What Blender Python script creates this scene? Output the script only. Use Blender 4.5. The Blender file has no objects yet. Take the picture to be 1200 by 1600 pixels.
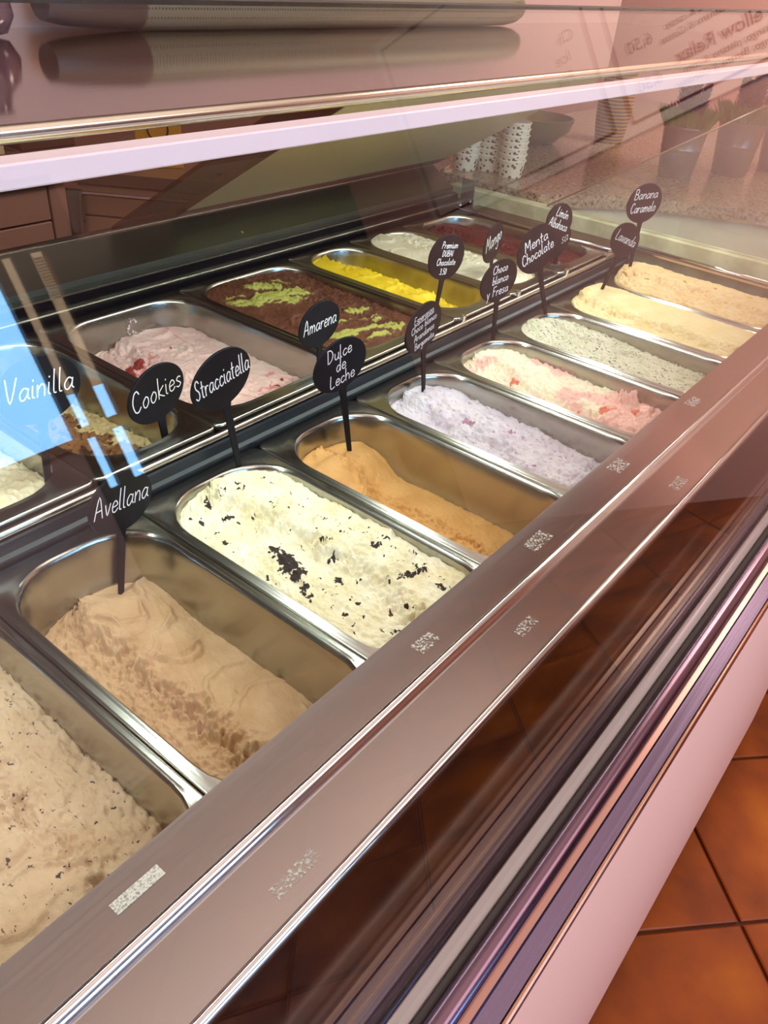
import bpy, math, random
import numpy as np
from mathutils import Vector, Matrix

random.seed(7)
S = bpy.context.scene
COL = S.collection
PI = math.pi

# ------------------------------------------------------------------ camera
cam_d = bpy.data.cameras.new('camera')
cam = bpy.data.objects.new('camera', cam_d)
COL.objects.link(cam)
S.camera = cam
RX = Vector((0.62756, -0.77555, 0.06845))
DN = Vector((-0.41408, -0.40693, -0.81422))
FW = Vector((0.65933, 0.48263, -0.57651))
m = Matrix((RX, -DN, -FW)).transposed().to_4x4()
m.translation = Vector((-0.02503, -0.57303, 0.46046))
cam.matrix_world = m
cam_d.sensor_fit = 'VERTICAL'
cam_d.sensor_height = 24.0
cam_d.lens = 24.0 * 1230 / 1600
cam_d.clip_start = 0.01

# ------------------------------------------------------------------ sky, lamps, fill lights, exposure
W = bpy.data.worlds.new('sky')
S.world = W
W.use_nodes = True
bg = W.node_tree.nodes['Background']
bg.inputs[0].default_value = (0.26, 0.58, 1.0, 1)
bg.inputs[1].default_value = 12.0

def area(name, loc, rot, sx, sy, power, color):
    d = bpy.data.lights.new(name, 'AREA')
    d.shape = 'RECTANGLE'
    d.size = sx
    d.size_y = sy
    d.energy = power
    d.color = color
    o = bpy.data.objects.new(name, d)
    o.location = loc
    o.rotation_euler = rot
    COL.objects.link(o)
    return o

area('led_strip_light', (0.62, -0.035, 0.345), (math.radians(4), 0, 0), 2.3, 0.02, 7.8, (0.88, 1.0, 0.95))
area('shop_ceiling_light', (0.6, -1.7, 1.55), (0, 0, 0), 2.6, 0.9, 34.0, (1.0, 0.84, 0.77))
area('counter_fill_light', (2.7, -0.3, 1.6), (math.radians(14), 0, 0), 0.8, 0.5, 24.0, (1.0, 0.84, 0.72))  # unseen fill added to brighten the pots and the wall behind them
area('menu_fill_light', (2.5, -1.4, 1.6), (0, math.radians(-55), 0), 0.3, 1.6, 18.0, (1.0, 0.84, 0.76))  # unseen fill added so the menu boards reflect more strongly
area('ceiling_fill_light', (0.5, -0.4, 1.25), (PI, 0, 0), 3.0, 1.6, 42.0, (1.0, 0.92, 0.88))  # added upward fill that brightens the ceiling mirrored in the deck

S.view_settings.view_transform = 'Standard'
S.view_settings.look = 'None'
S.view_settings.gamma = 1.0
S.view_settings.use_curve_mapping = False
S.view_settings.exposure = 0.0
S.cycles.use_denoising = True
S.cycles.transparent_max_bounces = 16
S.cycles.max_bounces = 10
S.cycles.sample_clamp_indirect = 6.0

# ------------------------------------------------------------------ materials
def lin(c):
    return tuple(((v / 255) / 12.92 if v / 255 <= 0.04045 else ((v / 255 + 0.055) / 1.055) ** 2.4) for v in c)

def mat(name, rgb, rough=0.5, metal=0.0, **kw):
    M = bpy.data.materials.new(name)
    M.use_nodes = True
    b = M.node_tree.nodes['Principled BSDF']
    b.inputs['Base Color'].default_value = (*lin(rgb), 1)
    b.inputs['Roughness'].default_value = rough
    b.inputs['Metallic'].default_value = metal
    for k, v in kw.items():
        b.inputs[k.replace('_', ' ')].default_value = v
    return M

def nt(M):
    return M.node_tree.nodes, M.node_tree.links, M.node_tree.nodes['Principled BSDF']

def coords(M, scale=(1, 1, 1)):
    n, l, _ = nt(M)
    tc = n.new('ShaderNodeTexCoord')
    mp = n.new('ShaderNodeMapping')
    mp.inputs['Scale'].default_value = scale
    l.new(tc.outputs['Object'], mp.inputs[0])
    return mp.outputs[0]

def noise(M, vec, scale, detail=3, rough=0.5):
    n, l, _ = nt(M)
    t = n.new('ShaderNodeTexNoise')
    t.inputs['Scale'].default_value = scale
    t.inputs['Detail'].default_value = detail
    t.inputs['Roughness'].default_value = rough
    l.new(vec, t.inputs['Vector'])
    return t.outputs['Fac']

def ramp(M, fac, stops):
    n, l, _ = nt(M)
    r = n.new('ShaderNodeValToRGB')
    e = r.color_ramp.elements
    while len(e) < len(stops):
        e.new(0.5)
    for i, (p, c) in enumerate(stops):
        e[i].position = p
        e[i].color = (*lin(c), 1) if len(c) == 3 else c
    l.new(fac, r.inputs[0])
    return r.outputs[0]

def mixc(M, fac, a, b):
    n, l, _ = nt(M)
    x = n.new('ShaderNodeMix')
    x.data_type = 'RGBA'
    if hasattr(fac, 'default_value') or not isinstance(fac, (int, float)):
        l.new(fac, x.inputs[0])
    else:
        x.inputs[0].default_value = fac
    for s, v in ((6, a), (7, b)):
        if isinstance(v, tuple):
            x.inputs[s].default_value = (*lin(v), 1)
        else:
            l.new(v, x.inputs[s])
    return x.outputs[2]

def bump(M, h, strength=0.3, dist=0.001):
    n, l, b = nt(M)
    x = n.new('ShaderNodeBump')
    x.inputs['Strength'].default_value = strength
    x.inputs['Distance'].default_value = dist
    l.new(h, x.inputs['Height'])
    l.new(x.outputs[0], b.inputs['Normal'])

def grey(v):
    return (v, v, v, 1)

def brushed(name, rgb, rough=0.28, axis=0, amount=0.12, metal=1.0, refl_streak=0.0, sc=1.0, bmp=0.03):
    M = mat(name, rgb, rough, metal)
    n, l, b = nt(M)
    s = [420 * sc, 420 * sc, 420 * sc]
    s[axis] = 3.0
    f = noise(M, coords(M, tuple(s)), 1.0, 2)
    r = ramp(M, f, [(0.25, grey(max(rough - amount, 0.03))), (0.75, grey(rough + amount))])
    l.new(r, b.inputs['Roughness'])
    if refl_streak:
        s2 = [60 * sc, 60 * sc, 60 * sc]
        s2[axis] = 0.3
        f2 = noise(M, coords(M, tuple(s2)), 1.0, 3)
        dark = tuple(int(c * (1 - refl_streak)) for c in rgb)
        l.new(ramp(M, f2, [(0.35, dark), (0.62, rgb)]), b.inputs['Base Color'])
    if bmp:
        bump(M, f, bmp, 0.0004)
    return M

def glass(name, tint=(1, 1, 1), f0=0.075, haze=0.0):
    M = bpy.data.materials.new(name)
    M.use_nodes = True
    n, l = M.node_tree.nodes, M.node_tree.links
    n.clear()
    out = n.new('ShaderNodeOutputMaterial')
    geo = n.new('ShaderNodeNewGeometry')
    dot = n.new('ShaderNodeVectorMath')
    dot.operation = 'DOT_PRODUCT'
    l.new(geo.outputs['Normal'], dot.inputs[0])
    l.new(geo.outputs['Incoming'], dot.inputs[1])
    def mth(op, a, bb):
        x = n.new('ShaderNodeMath')
        x.operation = op
        for i, v in enumerate((a, bb)):
            if v is None:
                continue
            if isinstance(v, (int, float)):
                x.inputs[i].default_value = v
            else:
                l.new(v, x.inputs[i])
        return x.outputs[0]
    c = mth('ABSOLUTE', dot.outputs['Value'], None)
    k = mth('SUBTRACT', 1.0, c)
    k5 = mth('POWER', k, 5.0)
    fr = mth('ADD', mth('MULTIPLY', k5, 1 - f0), f0)
    tr = n.new('ShaderNodeBsdfTransparent')
    tr.inputs[0].default_value = (*tint, 1)
    gl = n.new('ShaderNodeBsdfGlossy')
    gl.inputs['Roughness'].default_value = 0.0
    mx = n.new('ShaderNodeMixShader')
    l.new(fr, mx.inputs[0])
    l.new(tr.outputs[0], mx.inputs[1])
    l.new(gl.outputs[0], mx.inputs[2])
    last = mx.outputs[0]
    if haze:
        df = n.new('ShaderNodeBsdfDiffuse')
        df.inputs[0].default_value = (0.75, 0.72, 0.7, 1)
        m2 = n.new('ShaderNodeMixShader')
        m2.inputs[0].default_value = haze
        l.new(last, m2.inputs[1])
        l.new(df.outputs[0], m2.inputs[2])
        last = m2.outputs[0]
    l.new(last, out.inputs[0])
    return M

STEEL_PAN = brushed('pan_steel', (176, 175, 166), 0.22, 1, 0.03, bmp=0.0)
STEEL_DECK = brushed('deck_steel', (178, 172, 168), 0.13, 0, 0.02, bmp=0.0)
CHROME = mat('chrome', (225, 225, 225), 0.10, 1.0)
STEEL_LEDGE = brushed('ledge_steel', (132, 132, 120), 0.4, 0, 0.05)
STEEL_SHELF = brushed('shelf_steel', (206, 190, 178), 0.07, 0, 0.02, sc=0.5, bmp=0.0)
STEEL_CHANNEL = brushed('channel_steel', (118, 104, 100), 0.2, 0, 0.05, refl_streak=0.75)  # light and dark reflection streaks put into the base colour
EDGE_GOLD = mat('rolled_edge', (216, 212, 196), 0.2, 1.0)
RAIL_PURPLE = brushed('rail_aluminium', (112, 88, 102), 0.22, 0, 0.07)
RAIL_FLAT = brushed('rail_flat', (112, 98, 120), 0.26, 0, 0.08)
BRASS = mat('worn_edge', (176, 128, 108), 0.3, 1.0)
GASKET = mat('gasket', (168, 150, 146), 0.45)
DARKSEAM = mat('dark_seam', (38, 26, 24), 0.6)
BLACK = mat('black_plastic', (10, 11, 18), 0.25, Specular_IOR_Level=0.22)
TEAL = mat('divider_dark_metal', (24, 34, 40), 0.3, 0.0, Specular_IOR_Level=0.4)
TRIM = mat('trim_metal', (190, 186, 175), 0.25, 1.0)
PANEL_PINK_LIGHT = mat('panel_pink_light', (252, 196, 172), 0.45, Specular_IOR_Level=0.3)  # white panel, the pink light on it put into the base colour
DIFFUSER = mat('light_bar_cover', (226, 208, 212), 0.5)
nn, ll, bb = nt(DIFFUSER)
bb.inputs['Emission Color'].default_value = (*lin((214, 196, 208)), 1)
bb.inputs['Emission Strength'].default_value = 0.34
GLASS = glass('front_glass', (0.97, 0.98, 0.97), 0.06)
GLASS_END = glass('end_glass', (0.93, 0.95, 0.92), 0.045, 0.035)
ACRYLIC = glass('smoked_acrylic', (0.62, 0.55, 0.50), 0.05)
OLIVE_REFLECT = brushed('rear_door_reflect', (196, 184, 138), 0.38, 0, 0.05, metal=0.5)  # olive stands in for pan steel reflected in an acrylic door
CREAM = mat('cream_panel', (214, 206, 178), 0.4)
FROST = mat('frosted_end_wall', (188, 186, 150), 0.5)
n_, l_, b_ = nt(FROST)
l_.new(ramp(FROST, noise(FROST, coords(FROST), 22, 4), [(0.4, (170, 168, 132)), (0.66, (204, 202, 168))]), b_.inputs['Base Color'])
SIGN = mat('blackboard_sign', (13, 14, 21), 0.55, Specular_IOR_Level=0.2)
CHALK = mat('white_marker', (252, 252, 252), 0.6)
nn, ll, bb = nt(CHALK)

# ------------------------------------------------------------------ mesh helpers
def link(name, me, material, parent=None):
    if material is not None:
        me.materials.append(material)
    o = bpy.data.objects.new(name, me)
    COL.objects.link(o)
    if parent is not None:
        o.parent = parent
    return o

def mesh(name, V, F, smooth=False, angle=None):
    me = bpy.data.meshes.new(name)
    me.from_pydata([tuple(map(float, v)) for v in V], [], [tuple(int(i) for i in f) for f in F])
    me.validate()
    me.update()
    if smooth:
        me.polygons.foreach_set('use_smooth', [True] * len(me.polygons))
        if angle:
            me.set_sharp_from_angle(angle=angle)
    return me

def tag(o, label=None, cat=None, group=None, kind=None):
    for k, v in (('label', label), ('category', cat), ('group', group), ('kind', kind)):
        if v:
            o[k] = v
    return o

def empty(name, loc, label, cat, group=None, rot=(0, 0, 0)):
    o = bpy.data.objects.new(name, None)
    COL.objects.link(o)
    o.location = loc
    o.rotation_euler = rot
    o.empty_display_size = 0.05
    return tag(o, label, cat, group)

def part(name, VF, material, parent=None, smooth=False, angle=None, local=False):
    V, F = VF
    V = np.array(V, float)
    if parent is not None and not local:
        V = V - np.array(parent.location)
    return link(name, mesh(name, V, F, smooth, angle), material, parent)

def join(*vfs):
    V, F = [], []
    for v, f in vfs:
        k = len(V)
        V += [tuple(p) for p in v]
        F += [tuple(i + k for i in q) for q in f]
    return V, F

def box(x0, x1, y0, y1, z0, z1, bev=0.0):
    if bev <= 0:
        V = [(x, y, z) for x in (x0, x1) for y in (y0, y1) for z in (z0, z1)]
        F = [(0, 1, 3, 2), (4, 6, 7, 5), (0, 4, 5, 1), (2, 3, 7, 6), (0, 2, 6, 4), (1, 5, 7, 3)]
        return V, F
    b = bev
    prof = [(y0 + b, z0), (y1 - b, z0), (y1, z0 + b), (y1, z1 - b), (y1 - b, z1), (y0 + b, z1), (y0, z1 - b), (y0, z0 + b)]
    V, F = [], []
    cy, cz = (y0 + y1) / 2, (z0 + z1) / 2
    for x, s in ((x0, b), (x0 + b, 0), (x1 - b, 0), (x1, b)):
        for (y, z) in prof:
            yy = y - math.copysign(min(s, abs(y - cy)), y - cy)
            zz = z - math.copysign(min(s, abs(z - cz)), z - cz)
            V.append((x, yy, zz))
    for r in range(3):
        for i in range(8):
            j = (i + 1) % 8
            F.append((r * 8 + i, r * 8 + j, r * 8 + 8 + j, r * 8 + 8 + i))
    F.append(tuple(range(7, -1, -1)))
    F.append(tuple(range(24, 32)))
    return V, F

def extrude_x(prof, x0, x1):
    """closed polygon prof of (y, z) swept from x0 to x1"""
    n = len(prof)
    V = [(x0, y, z) for y, z in prof] + [(x1, y, z) for y, z in prof]
    F = [(i, (i + 1) % n, n + (i + 1) % n, n + i) for i in range(n)]
    F += [tuple(range(n - 1, -1, -1)), tuple(range(n, 2 * n))]
    return V, F

def sheet_x(line, t, x0, x1):
    """a sheet following the open line of (y, z), thickness t, swept along x"""
    L = [np.array(p, float) for p in line]
    off = []
    for i, p in enumerate(L):
        a = L[max(i - 1, 0)]
        b = L[min(i + 1, len(L) - 1)]
        d = b - a
        d /= np.linalg.norm(d)
        off.append(p + t * np.array((-d[1], d[0])))
    return extrude_x([tuple(p) for p in L] + [tuple(p) for p in off[::-1]], x0, x1)

def prism(poly, z0, z1):
    n = len(poly)
    V = [(x, y, z0) for x, y in poly] + [(x, y, z1) for x, y in poly]
    F = [(i, (i + 1) % n, n + (i + 1) % n, n + i) for i in range(n)]
    F += [tuple(range(n - 1, -1, -1)), tuple(range(n, 2 * n))]
    return V, F

def tube(pts, r, k=8, r2=None):
    P = [np.array(p, float) for p in pts]
    V, F = [], []
    n = len(P)
    for i, p in enumerate(P):
        d = P[min(i + 1, n - 1)] - P[max(i - 1, 0)]
        d /= np.linalg.norm(d)
        a = np.cross(d, (0, 0, 1)) if abs(d[2]) < 0.9 else np.cross(d, (0, 1, 0))
        a /= np.linalg.norm(a)
        b = np.cross(d, a)
        rr = r if r2 is None else r + (r2 - r) * i / (n - 1)
        for j in range(k):
            t = 2 * PI * j / k
            V.append(p + rr * (math.cos(t) * a + math.sin(t) * b))
    for i in range(n - 1):
        for j in range(k):
            F.append((i * k + j, i * k + (j + 1) % k, (i + 1) * k + (j + 1) % k, (i + 1) * k + j))
    F.append(tuple(range(k - 1, -1, -1)))
    F.append(tuple(range((n - 1) * k, n * k)))
    return V, F

def lathe(prof, k=24, c=(0, 0, 0), cap=True):
    V, F = [], []
    for r, z in prof:
        for j in range(k):
            t = 2 * PI * j / k
            V.append((c[0] + r * math.cos(t), c[1] + r * math.sin(t), c[2] + z))
    n = len(prof)
    for i in range(n - 1):
        for j in range(k):
            F.append((i * k + j, i * k + (j + 1) % k, (i + 1) * k + (j + 1) % k, (i + 1) * k + j))
    if cap:
        F.append(tuple(range(k - 1, -1, -1)))
        F.append(tuple(range((n - 1) * k, n * k)))
    return V, F

def rrect(hw, hl, r, k=7):
    P = []
    for cx, cy, a0 in ((hw - r, hl - r, 0), (-hw + r, hl - r, 90), (-hw + r, -hl + r, 180), (hw - r, -hl + r, 270)):
        for i in range(k):
            t = math.radians(a0 + 90 * i / (k - 1))
            P.append((cx + r * math.cos(t), cy + r * math.sin(t)))
    return P

# numpy value noise
class VNoise:
    def __init__(self, seed):
        self.t = np.random.RandomState(seed).rand(256, 256)
    def __call__(self, x, y):
        xi, yi = np.floor(x).astype(int), np.floor(y).astype(int)
        fx, fy = x - xi, y - yi
        fx, fy = fx * fx * (3 - 2 * fx), fy * fy * (3 - 2 * fy)
        g = lambda a, b: self.t[a % 256, b % 256]
        return (g(xi, yi) * (1 - fx) + g(xi + 1, yi) * fx) * (1 - fy) + (g(xi, yi + 1) * (1 - fx) + g(xi + 1, yi + 1) * fx) * fy
    def fbm(self, x, y, o=4):
        s, a, tot = 0, 1.0, 0
        for i in range(o):
            s = s + a * (self(x * 2 ** i + 17 * i, y * 2 ** i + 31 * i) - 0.5)
            tot += a
            a *= 0.5
        return s / tot * 2

def sstep(a, b, x):
    t = np.clip((x - a) / (b - a), 0, 1)
    return t * t * (3 - 2 * t)

# ------------------------------------------------------------------ the room (large structure)
FZ = -1.0
def structure(name, VF, material, **k):
    return tag(part(name, VF, material, **k), kind='structure')

PINKWALL = mat('pink_wall', (222, 166, 148), 0.6)
WALLBACK = mat('brown_wall', (128, 88, 76), 0.6)
CEILM = mat('ceiling_paint', (204, 188, 180), 0.7)
GROUT = mat('grout', (74, 30, 14), 0.8)
fl = structure('floor', box(-3.0, 3.6, -3.4, 2.6, FZ - 0.06, FZ - 0.008), GROUT)
structure('ceiling', box(-3.0, 3.6, -3.4, 2.6, 1.75, 1.8), CEILM)
structure('wall_right', box(3.4, 3.55, -3.4, 2.6, FZ, 1.75), PINKWALL)
structure('wall_left', box(-3.1, -2.95, -3.4, 2.6, FZ, 1.75), PINKWALL)
structure('wall_back', box(-3.0, 3.4, 2.4, 2.5, FZ, 1.75), WALLBACK)
# street front: wall with a wide window, a mullioned door beside it
FY0, FY1 = -3.3, -3.2
DARKWOOD = mat('dark_door_wood', (60, 40, 36), 0.5)
PALEWOOD = mat('pale_wood', (214, 188, 160), 0.5)
LILAC = mat('lower_panel', (226, 208, 214), 0.5)
structure('wall_front', join(
    box(1.75, 3.4, FY0, FY1, 1.05, 1.75), box(-3.0, -0.6, FY0, FY1, FZ, 1.75),
    box(-0.6, 1.75, FY0, FY1, 1.32, 1.75)), PINKWALL)
structure('wall_veil_cut', box(1.75, 3.4, FY0, FY1, FZ, 1.05), mat('veil_cut_dark', (46, 36, 38), 0.6))  # lower wall made dark to thin the veil reflected in the front glass
structure('wall_panel', box(-0.6, 1.375, FY0, FY1, FZ, 0.30), LILAC)
structure('trim_sill', box(-0.6, 1.375, FY0 + 0.06, FY1 + 0.02, 0.30, 0.335), PALEWOOD)
dr = structure('door_1', join(
    box(1.372, 1.415, FY1 - 0.03, FY1, FZ, 1.32), box(1.462, 1.532, FY1 - 0.03, FY1, FZ, 1.32), box(1.592, 1.75, FY1 - 0.03, FY1, FZ, 1.32),
    box(1.415, 1.592, FY1 - 0.03, FY1, FZ, 0.10), box(1.415, 1.592, FY1 - 0.03, FY1, 1.05, 1.32)), DARKWOOD)
part('crossbar', box(1.40, 1.60, FY1 - 0.04, FY1 + 0.01, 0.315, 0.365), mat('crossbar_wood', (176, 132, 112), 0.5), dr)
BLIND = bpy.data.materials.new('paper_blind')
BLIND.use_nodes = True
BLIND.node_tree.nodes.clear()
_o = BLIND.node_tree.nodes.new('ShaderNodeOutputMaterial')
_t = BLIND.node_tree.nodes.new('ShaderNodeBsdfTranslucent')
_t.inputs[0].default_value = (0.90, 0.50, 0.30, 1)
BLIND.node_tree.links.new(_t.outputs[0], _o.inputs[0])
part('paper_blind', box(1.40, 1.62, FY1 - 0.044, FY1 - 0.040, 0.50, 1.06), BLIND, dr)
beads = []
for i in range(5):
    for j in range(14):
        V, F = lathe([(0.0005, -0.006), (0.0048, -0.003), (0.0048, 0.003), (0.0005, 0.006)], 6, (1.535 + 0.012 * i, FY1 + 0.012, 0.86 + 0.012 * j))
        beads.append((V, F))
bd = part('bead_curtain', join(*beads), mat('gold_beads', (225, 190, 140), 0.25, 0.6), dr)
tag(bd, 'gold beads hanging over the door slit', kind='stuff')

# terracotta tiles laid diagonally on the customers' side, each a piece of the floor
TILE = mat('terracotta', (150, 70, 22), 0.45, Specular_IOR_Level=0.25)
n_, l_, b_ = nt(TILE)
tc = n_.new('ShaderNodeTexCoord')
oi = n_.new('ShaderNodeObjectInfo')
va = n_.new('ShaderNodeVectorMath')
l_.new(tc.outputs['Object'], va.inputs[0])
l_.new(oi.outputs['Location'], va.inputs[1])
l_.new(ramp(TILE, noise(TILE, va.outputs[0], 5.0, 5), [(0.32, (104, 40, 0)), (0.55, (144, 64, 0)), (0.75, (170, 90, 2))]), b_.inputs['Base Color'])
bump(TILE, noise(TILE, va.outputs[0], 60, 3), 0.1, 0.002)
TS = 0.365
h = TS / 2 - 0.0035
tv, tf = [], []
for s, z in ((0.0, -0.008), (0.0, -0.002), (0.003, 0.0)):
    for sx, sy in ((-1, -1), (1, -1), (1, 1), (-1, 1)):
        tv.append((sx * (h - s), sy * (h - s), z))
for r in range(2):
    for i in range(4):
        j = (i + 1) % 4
        tf.append((r * 4 + i, r * 4 + j, r * 4 + 4 + j, r * 4 + 4 + i))
tf.append((8, 9, 10, 11))
tme = mesh('tile', tv, tf)
tme.materials.append(TILE)
A45 = math.radians(46)
ca, sa = math.cos(A45), math.sin(A45)
for i in range(-16, 17):
    for j in range(-16, 17):
        u, v = (i + 0.5) * TS, (j + 0.5) * TS
        x, y = 1.07 + u * ca - v * sa, -0.695 + u * sa + v * ca
        if -1.6 < x < 3.45 and -3.15 < y < -0.28:
            o = bpy.data.objects.new('tile', tme)
            COL.objects.link(o)
            o.parent = fl
            o.location = (x, y, FZ)
            o.rotation_euler = (0, 0, A45)

# ------------------------------------------------------------------ display case
X0, X1 = -0.62, 1.565
DZ = 0.012
BZ0 = 0.028
case = empty('display_case', (0.6, 0, FZ), 'long refrigerated ice cream display case with sloping front glass', 'display case')
def cp(name, VF, material, **k):
    return part(name, VF, material, case, **k)

# front fascia panel, well floor and backs
cp('front_panel', extrude_x([(-0.532, -0.012), (-0.551, FZ + 0.03), (-0.535, FZ + 0.03), (-0.516, -0.012)], X0, X1), PANEL_PINK_LIGHT)
cp('well_liner', join(box(X0, 1.53, -0.40, 0.46, -0.22, -0.20), box(X0, 1.53, 0.44, 0.46, -0.2, 0.04), box(X0, 1.53, -0.418, -0.40, -0.2, -0.06)), BLACK)
cp('cabinet_body', box(X0, X1, -0.512, 0.52, FZ + 0.03, -0.23), mat('cabinet_paint', (150, 130, 122), 0.5))
cp('end_wall', box(1.53, 1.56, -0.42, 0.46, -0.2, 0.054, 0.002), FROST)
# front steel deck in two strips with a rounded bead between them
cp('deck_strip', sheet_x([(-0.313, DZ - 0.012), (-0.313, DZ), (-0.353, DZ)], 0.0015, X0, X1), STEEL_DECK)
cp('deck_bead', join(sheet_x([(-0.353, DZ), (-0.3545, DZ + 0.0022), (-0.357, DZ + 0.003), (-0.3595, DZ + 0.0022), (-0.361, DZ), (-0.3635, DZ - 0.002), (-0.366, DZ - 0.001)], 0.001, X0, X1)), CHROME, smooth=True, angle=1.0)
cp('deck_strip', sheet_x([(-0.366, DZ - 0.001), (-0.409, DZ - 0.001)], 0.0015, X0, X1), STEEL_DECK)
cp('deck_lip', sheet_x([(-0.409, DZ - 0.001), (-0.4108, DZ + 0.001), (-0.4132, DZ + 0.0012), (-0.4155, DZ - 0.0006), (-0.4165, DZ - 0.003)], 0.001, X0, X1), CHROME, smooth=True, angle=1.0)
# air channel between the deck and the glass
ch = [(-0.4165, DZ - 0.003), (-0.4178, DZ - 0.012), (-0.4205, DZ - 0.026), (-0.4265, -0.034), (-0.436, -0.048), (-0.449, -0.056), (-0.462, -0.057), (-0.474, -0.054), (-0.482, -0.046), (-0.4835, -0.03), (-0.4835, -0.002)]
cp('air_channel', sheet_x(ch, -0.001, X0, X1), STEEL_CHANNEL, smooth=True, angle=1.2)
for yy in (-0.4445, -0.4585):
    cp('channel_rib', sheet_x([(yy, -0.056), (yy - 0.001, -0.0525), (yy - 0.004, -0.0525), (yy - 0.005, -0.0565)], -0.0008, X0, X1), STEEL_CHANNEL)
# glass seat and front aluminium rail
cp('glass_gasket', extrude_x([(-0.4835, -0.03), (-0.4835, 0.0), (-0.492, 0.001), (-0.4935, -0.03)], X0, X1), GASKET)
cp('seam', extrude_x([(-0.4935, -0.03), (-0.493, -0.001), (-0.497, -0.002), (-0.497, -0.03)], X0, X1), DARKSEAM)
hr = [(-0.497 - 0.0075 + 0.0075 * math.cos(t), -0.001 + 0.006 * math.sin(t)) for t in np.linspace(0, PI, 9)]
cp('rail_ridge', extrude_x([(-0.497, -0.03)] + hr + [(-0.512, -0.03)], X0, X1), RAIL_PURPLE, smooth=True, angle=0.9)
cp('rail_groove', extrude_x([(-0.512, -0.03), (-0.512, -0.0035), (-0.5165, -0.0035), (-0.5165, -0.03)], X0, X1), mat('rail_pink', (168, 128, 118), 0.3, 0.8))
cp('rail_plate', extrude_x([(-0.5165, -0.03), (-0.5165, -0.0025), (-0.518, -0.0012), (-0.529, -0.0022), (-0.529, -0.03)], X0, X1), RAIL_FLAT)
br = [(-0.5312 + 0.0022 * math.cos(t), -0.0045 + 0.0036 * math.sin(t)) for t in np.linspace(-PI / 2, 1.5 * PI, 12, endpoint=False)]
cp('rail_bead', extrude_x(br, X0, X1), BRASS, smooth=True)
# front glass, leaning back
TH = math.radians(16.2)
def gp(s, o=0.0):
    return (-0.488 + s * math.sin(TH) - o * math.cos(TH), 0.0 + s * math.cos(TH) + o * math.sin(TH))
cp('front_glass', extrude_x([gp(0.0), gp(0.463), gp(0.463, 0.006), gp(0.0, 0.006)], X0, 1.54), GLASS)
cp('glass_edge_trim', extrude_x([gp(0.463, 0.0), gp(0.4637, 0.0), gp(0.4637, 0.006), gp(0.463, 0.006)], X0, 1.54), mat('glass_edge', (96, 84, 72), 0.2))
# end glass
V = [(x, y, z) for x in (1.538, 1.544) for (y, z) in ((-0.464, 0.055), (-0.362, 0.43), (-0.166, 0.304), (0.141, 0.105), (0.218, 0.055))]
F = [(0, 1, 2, 3, 4), (9, 8, 7, 6, 5)] + [(i, i + 5, (i + 1) % 5 + 5, (i + 1) % 5) for i in range(5)]
cp('end_glass', (V, F), GLASS_END)
cp('end_glass_trim', join(tube([(1.541, -0.362, 0.432), (1.541, 0.218, 0.056)], 0.0018, 6)), mat('end_glass_edge', (120, 96, 82), 0.3))
cp('filler_plate', box(X0, -0.001, -0.35, 0.0, -0.004, -0.001), STEEL_DECK)
cp('filler_plate', box(X0, 0.161, 0.021, 0.383, BZ0 - 0.004, BZ0 - 0.001), STEEL_DECK)
# divider between the two rows
cp('divider', extrude_x([(0.0015, -0.03), (0.0015, 0.004), (0.006, 0.006), (0.0075, 0.016), (0.009, 0.018), (0.02, 0.018), (0.02, -0.03)], X0, 1.505), TEAL)
cp('divider_bead', join(tube([(X0, 0.0125, 0.0225), (1.44, 0.0125, 0.0225)], 0.0042, 10)), TRIM, smooth=True, angle=1.0)
cp('divider_step', extrude_x([(0.0012, -0.03), (0.0008, -0.004), (0.0022, -0.004), (0.0022, -0.03)], X0, 1.505), BLACK)
# rear black steps, added strips standing in for edge highlights, steel ledge behind
cp('rear_step', extrude_x([(0.383, -0.02), (0.383, 0.021), (0.392, 0.023), (0.392, 0.0365), (0.4185, 0.0365), (0.4185, 0.045), (0.441, 0.045), (0.441, 0.053), (0.46, 0.053), (0.46, -0.02)], X0, 1.505), BLACK)
for y, z in ((0.3918, 0.0370), (0.4183, 0.0455)):
    cp('step_edge_glint', box(X0, 1.49, y - 0.0012, y + 0.0012, z - 0.001, z + 0.001), TRIM)
cp('rear_ledge', extrude_x([(0.4405, 0.0535), (0.500, 0.0885), (0.520, 0.0885), (0.520, 0.02), (0.4405, 0.045)], X0, 1.515), STEEL_LEDGE)
cp('ledge_edge', tube([(X0, 0.501, 0.0893), (1.515, 0.501, 0.0893)], 0.0016, 6), CHROME)
for x in (0.90, 0.20):
    cp('ledge_screw', lathe([(0.0035, -0.001), (0.0035, 0.0012), (0.0022, 0.0022)], 10, (x, 0.452, 0.0608)), CHROME)
# right end rim and corner bracket
cp('end_rim', join(sheet_x([(0, 0)] * 0 or [(-0.40, 0.020), (0.020, 0.027)], -0.004, 1.506, 1.53), ), brushed('rim_steel', (190, 178, 168), 0.2, 1, 0.06))
cp('end_rim_bead', tube([(1.513, -0.40, 0.024), (1.513, 0.02, 0.031)], 0.0035, 8), CHROME, smooth=True)
cp('end_rim', box(1.447, 1.53, 0.021, 0.385, 0.018, 0.0255, 0.001), brushed('rim_steel_dark', (120, 96, 90), 0.25, 1, 0.06))
cp('end_rim_bead', tube([(1.45, 0.021, 0.029), (1.45, 0.383, 0.029)], 0.0035, 8), CHROME, smooth=True)
cp('corner_bracket', join(box(1.495, 1.4985, 0.372, 0.405, 0.0265, 0.082), box(1.4985, 1.520, 0.402, 0.405, 0.0265, 0.086), box(1.495, 1.53, 0.372, 0.405, 0.0255, 0.028)), CHROME)
cp('bracket_clip', join(box(1.475, 1.505, 0.44, 0.452, 0.085, 0.093, 0.002), tube([(1.48, 0.446, 0.093), (1.50, 0.446, 0.099)], 0.003, 6)), CHROME)
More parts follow.
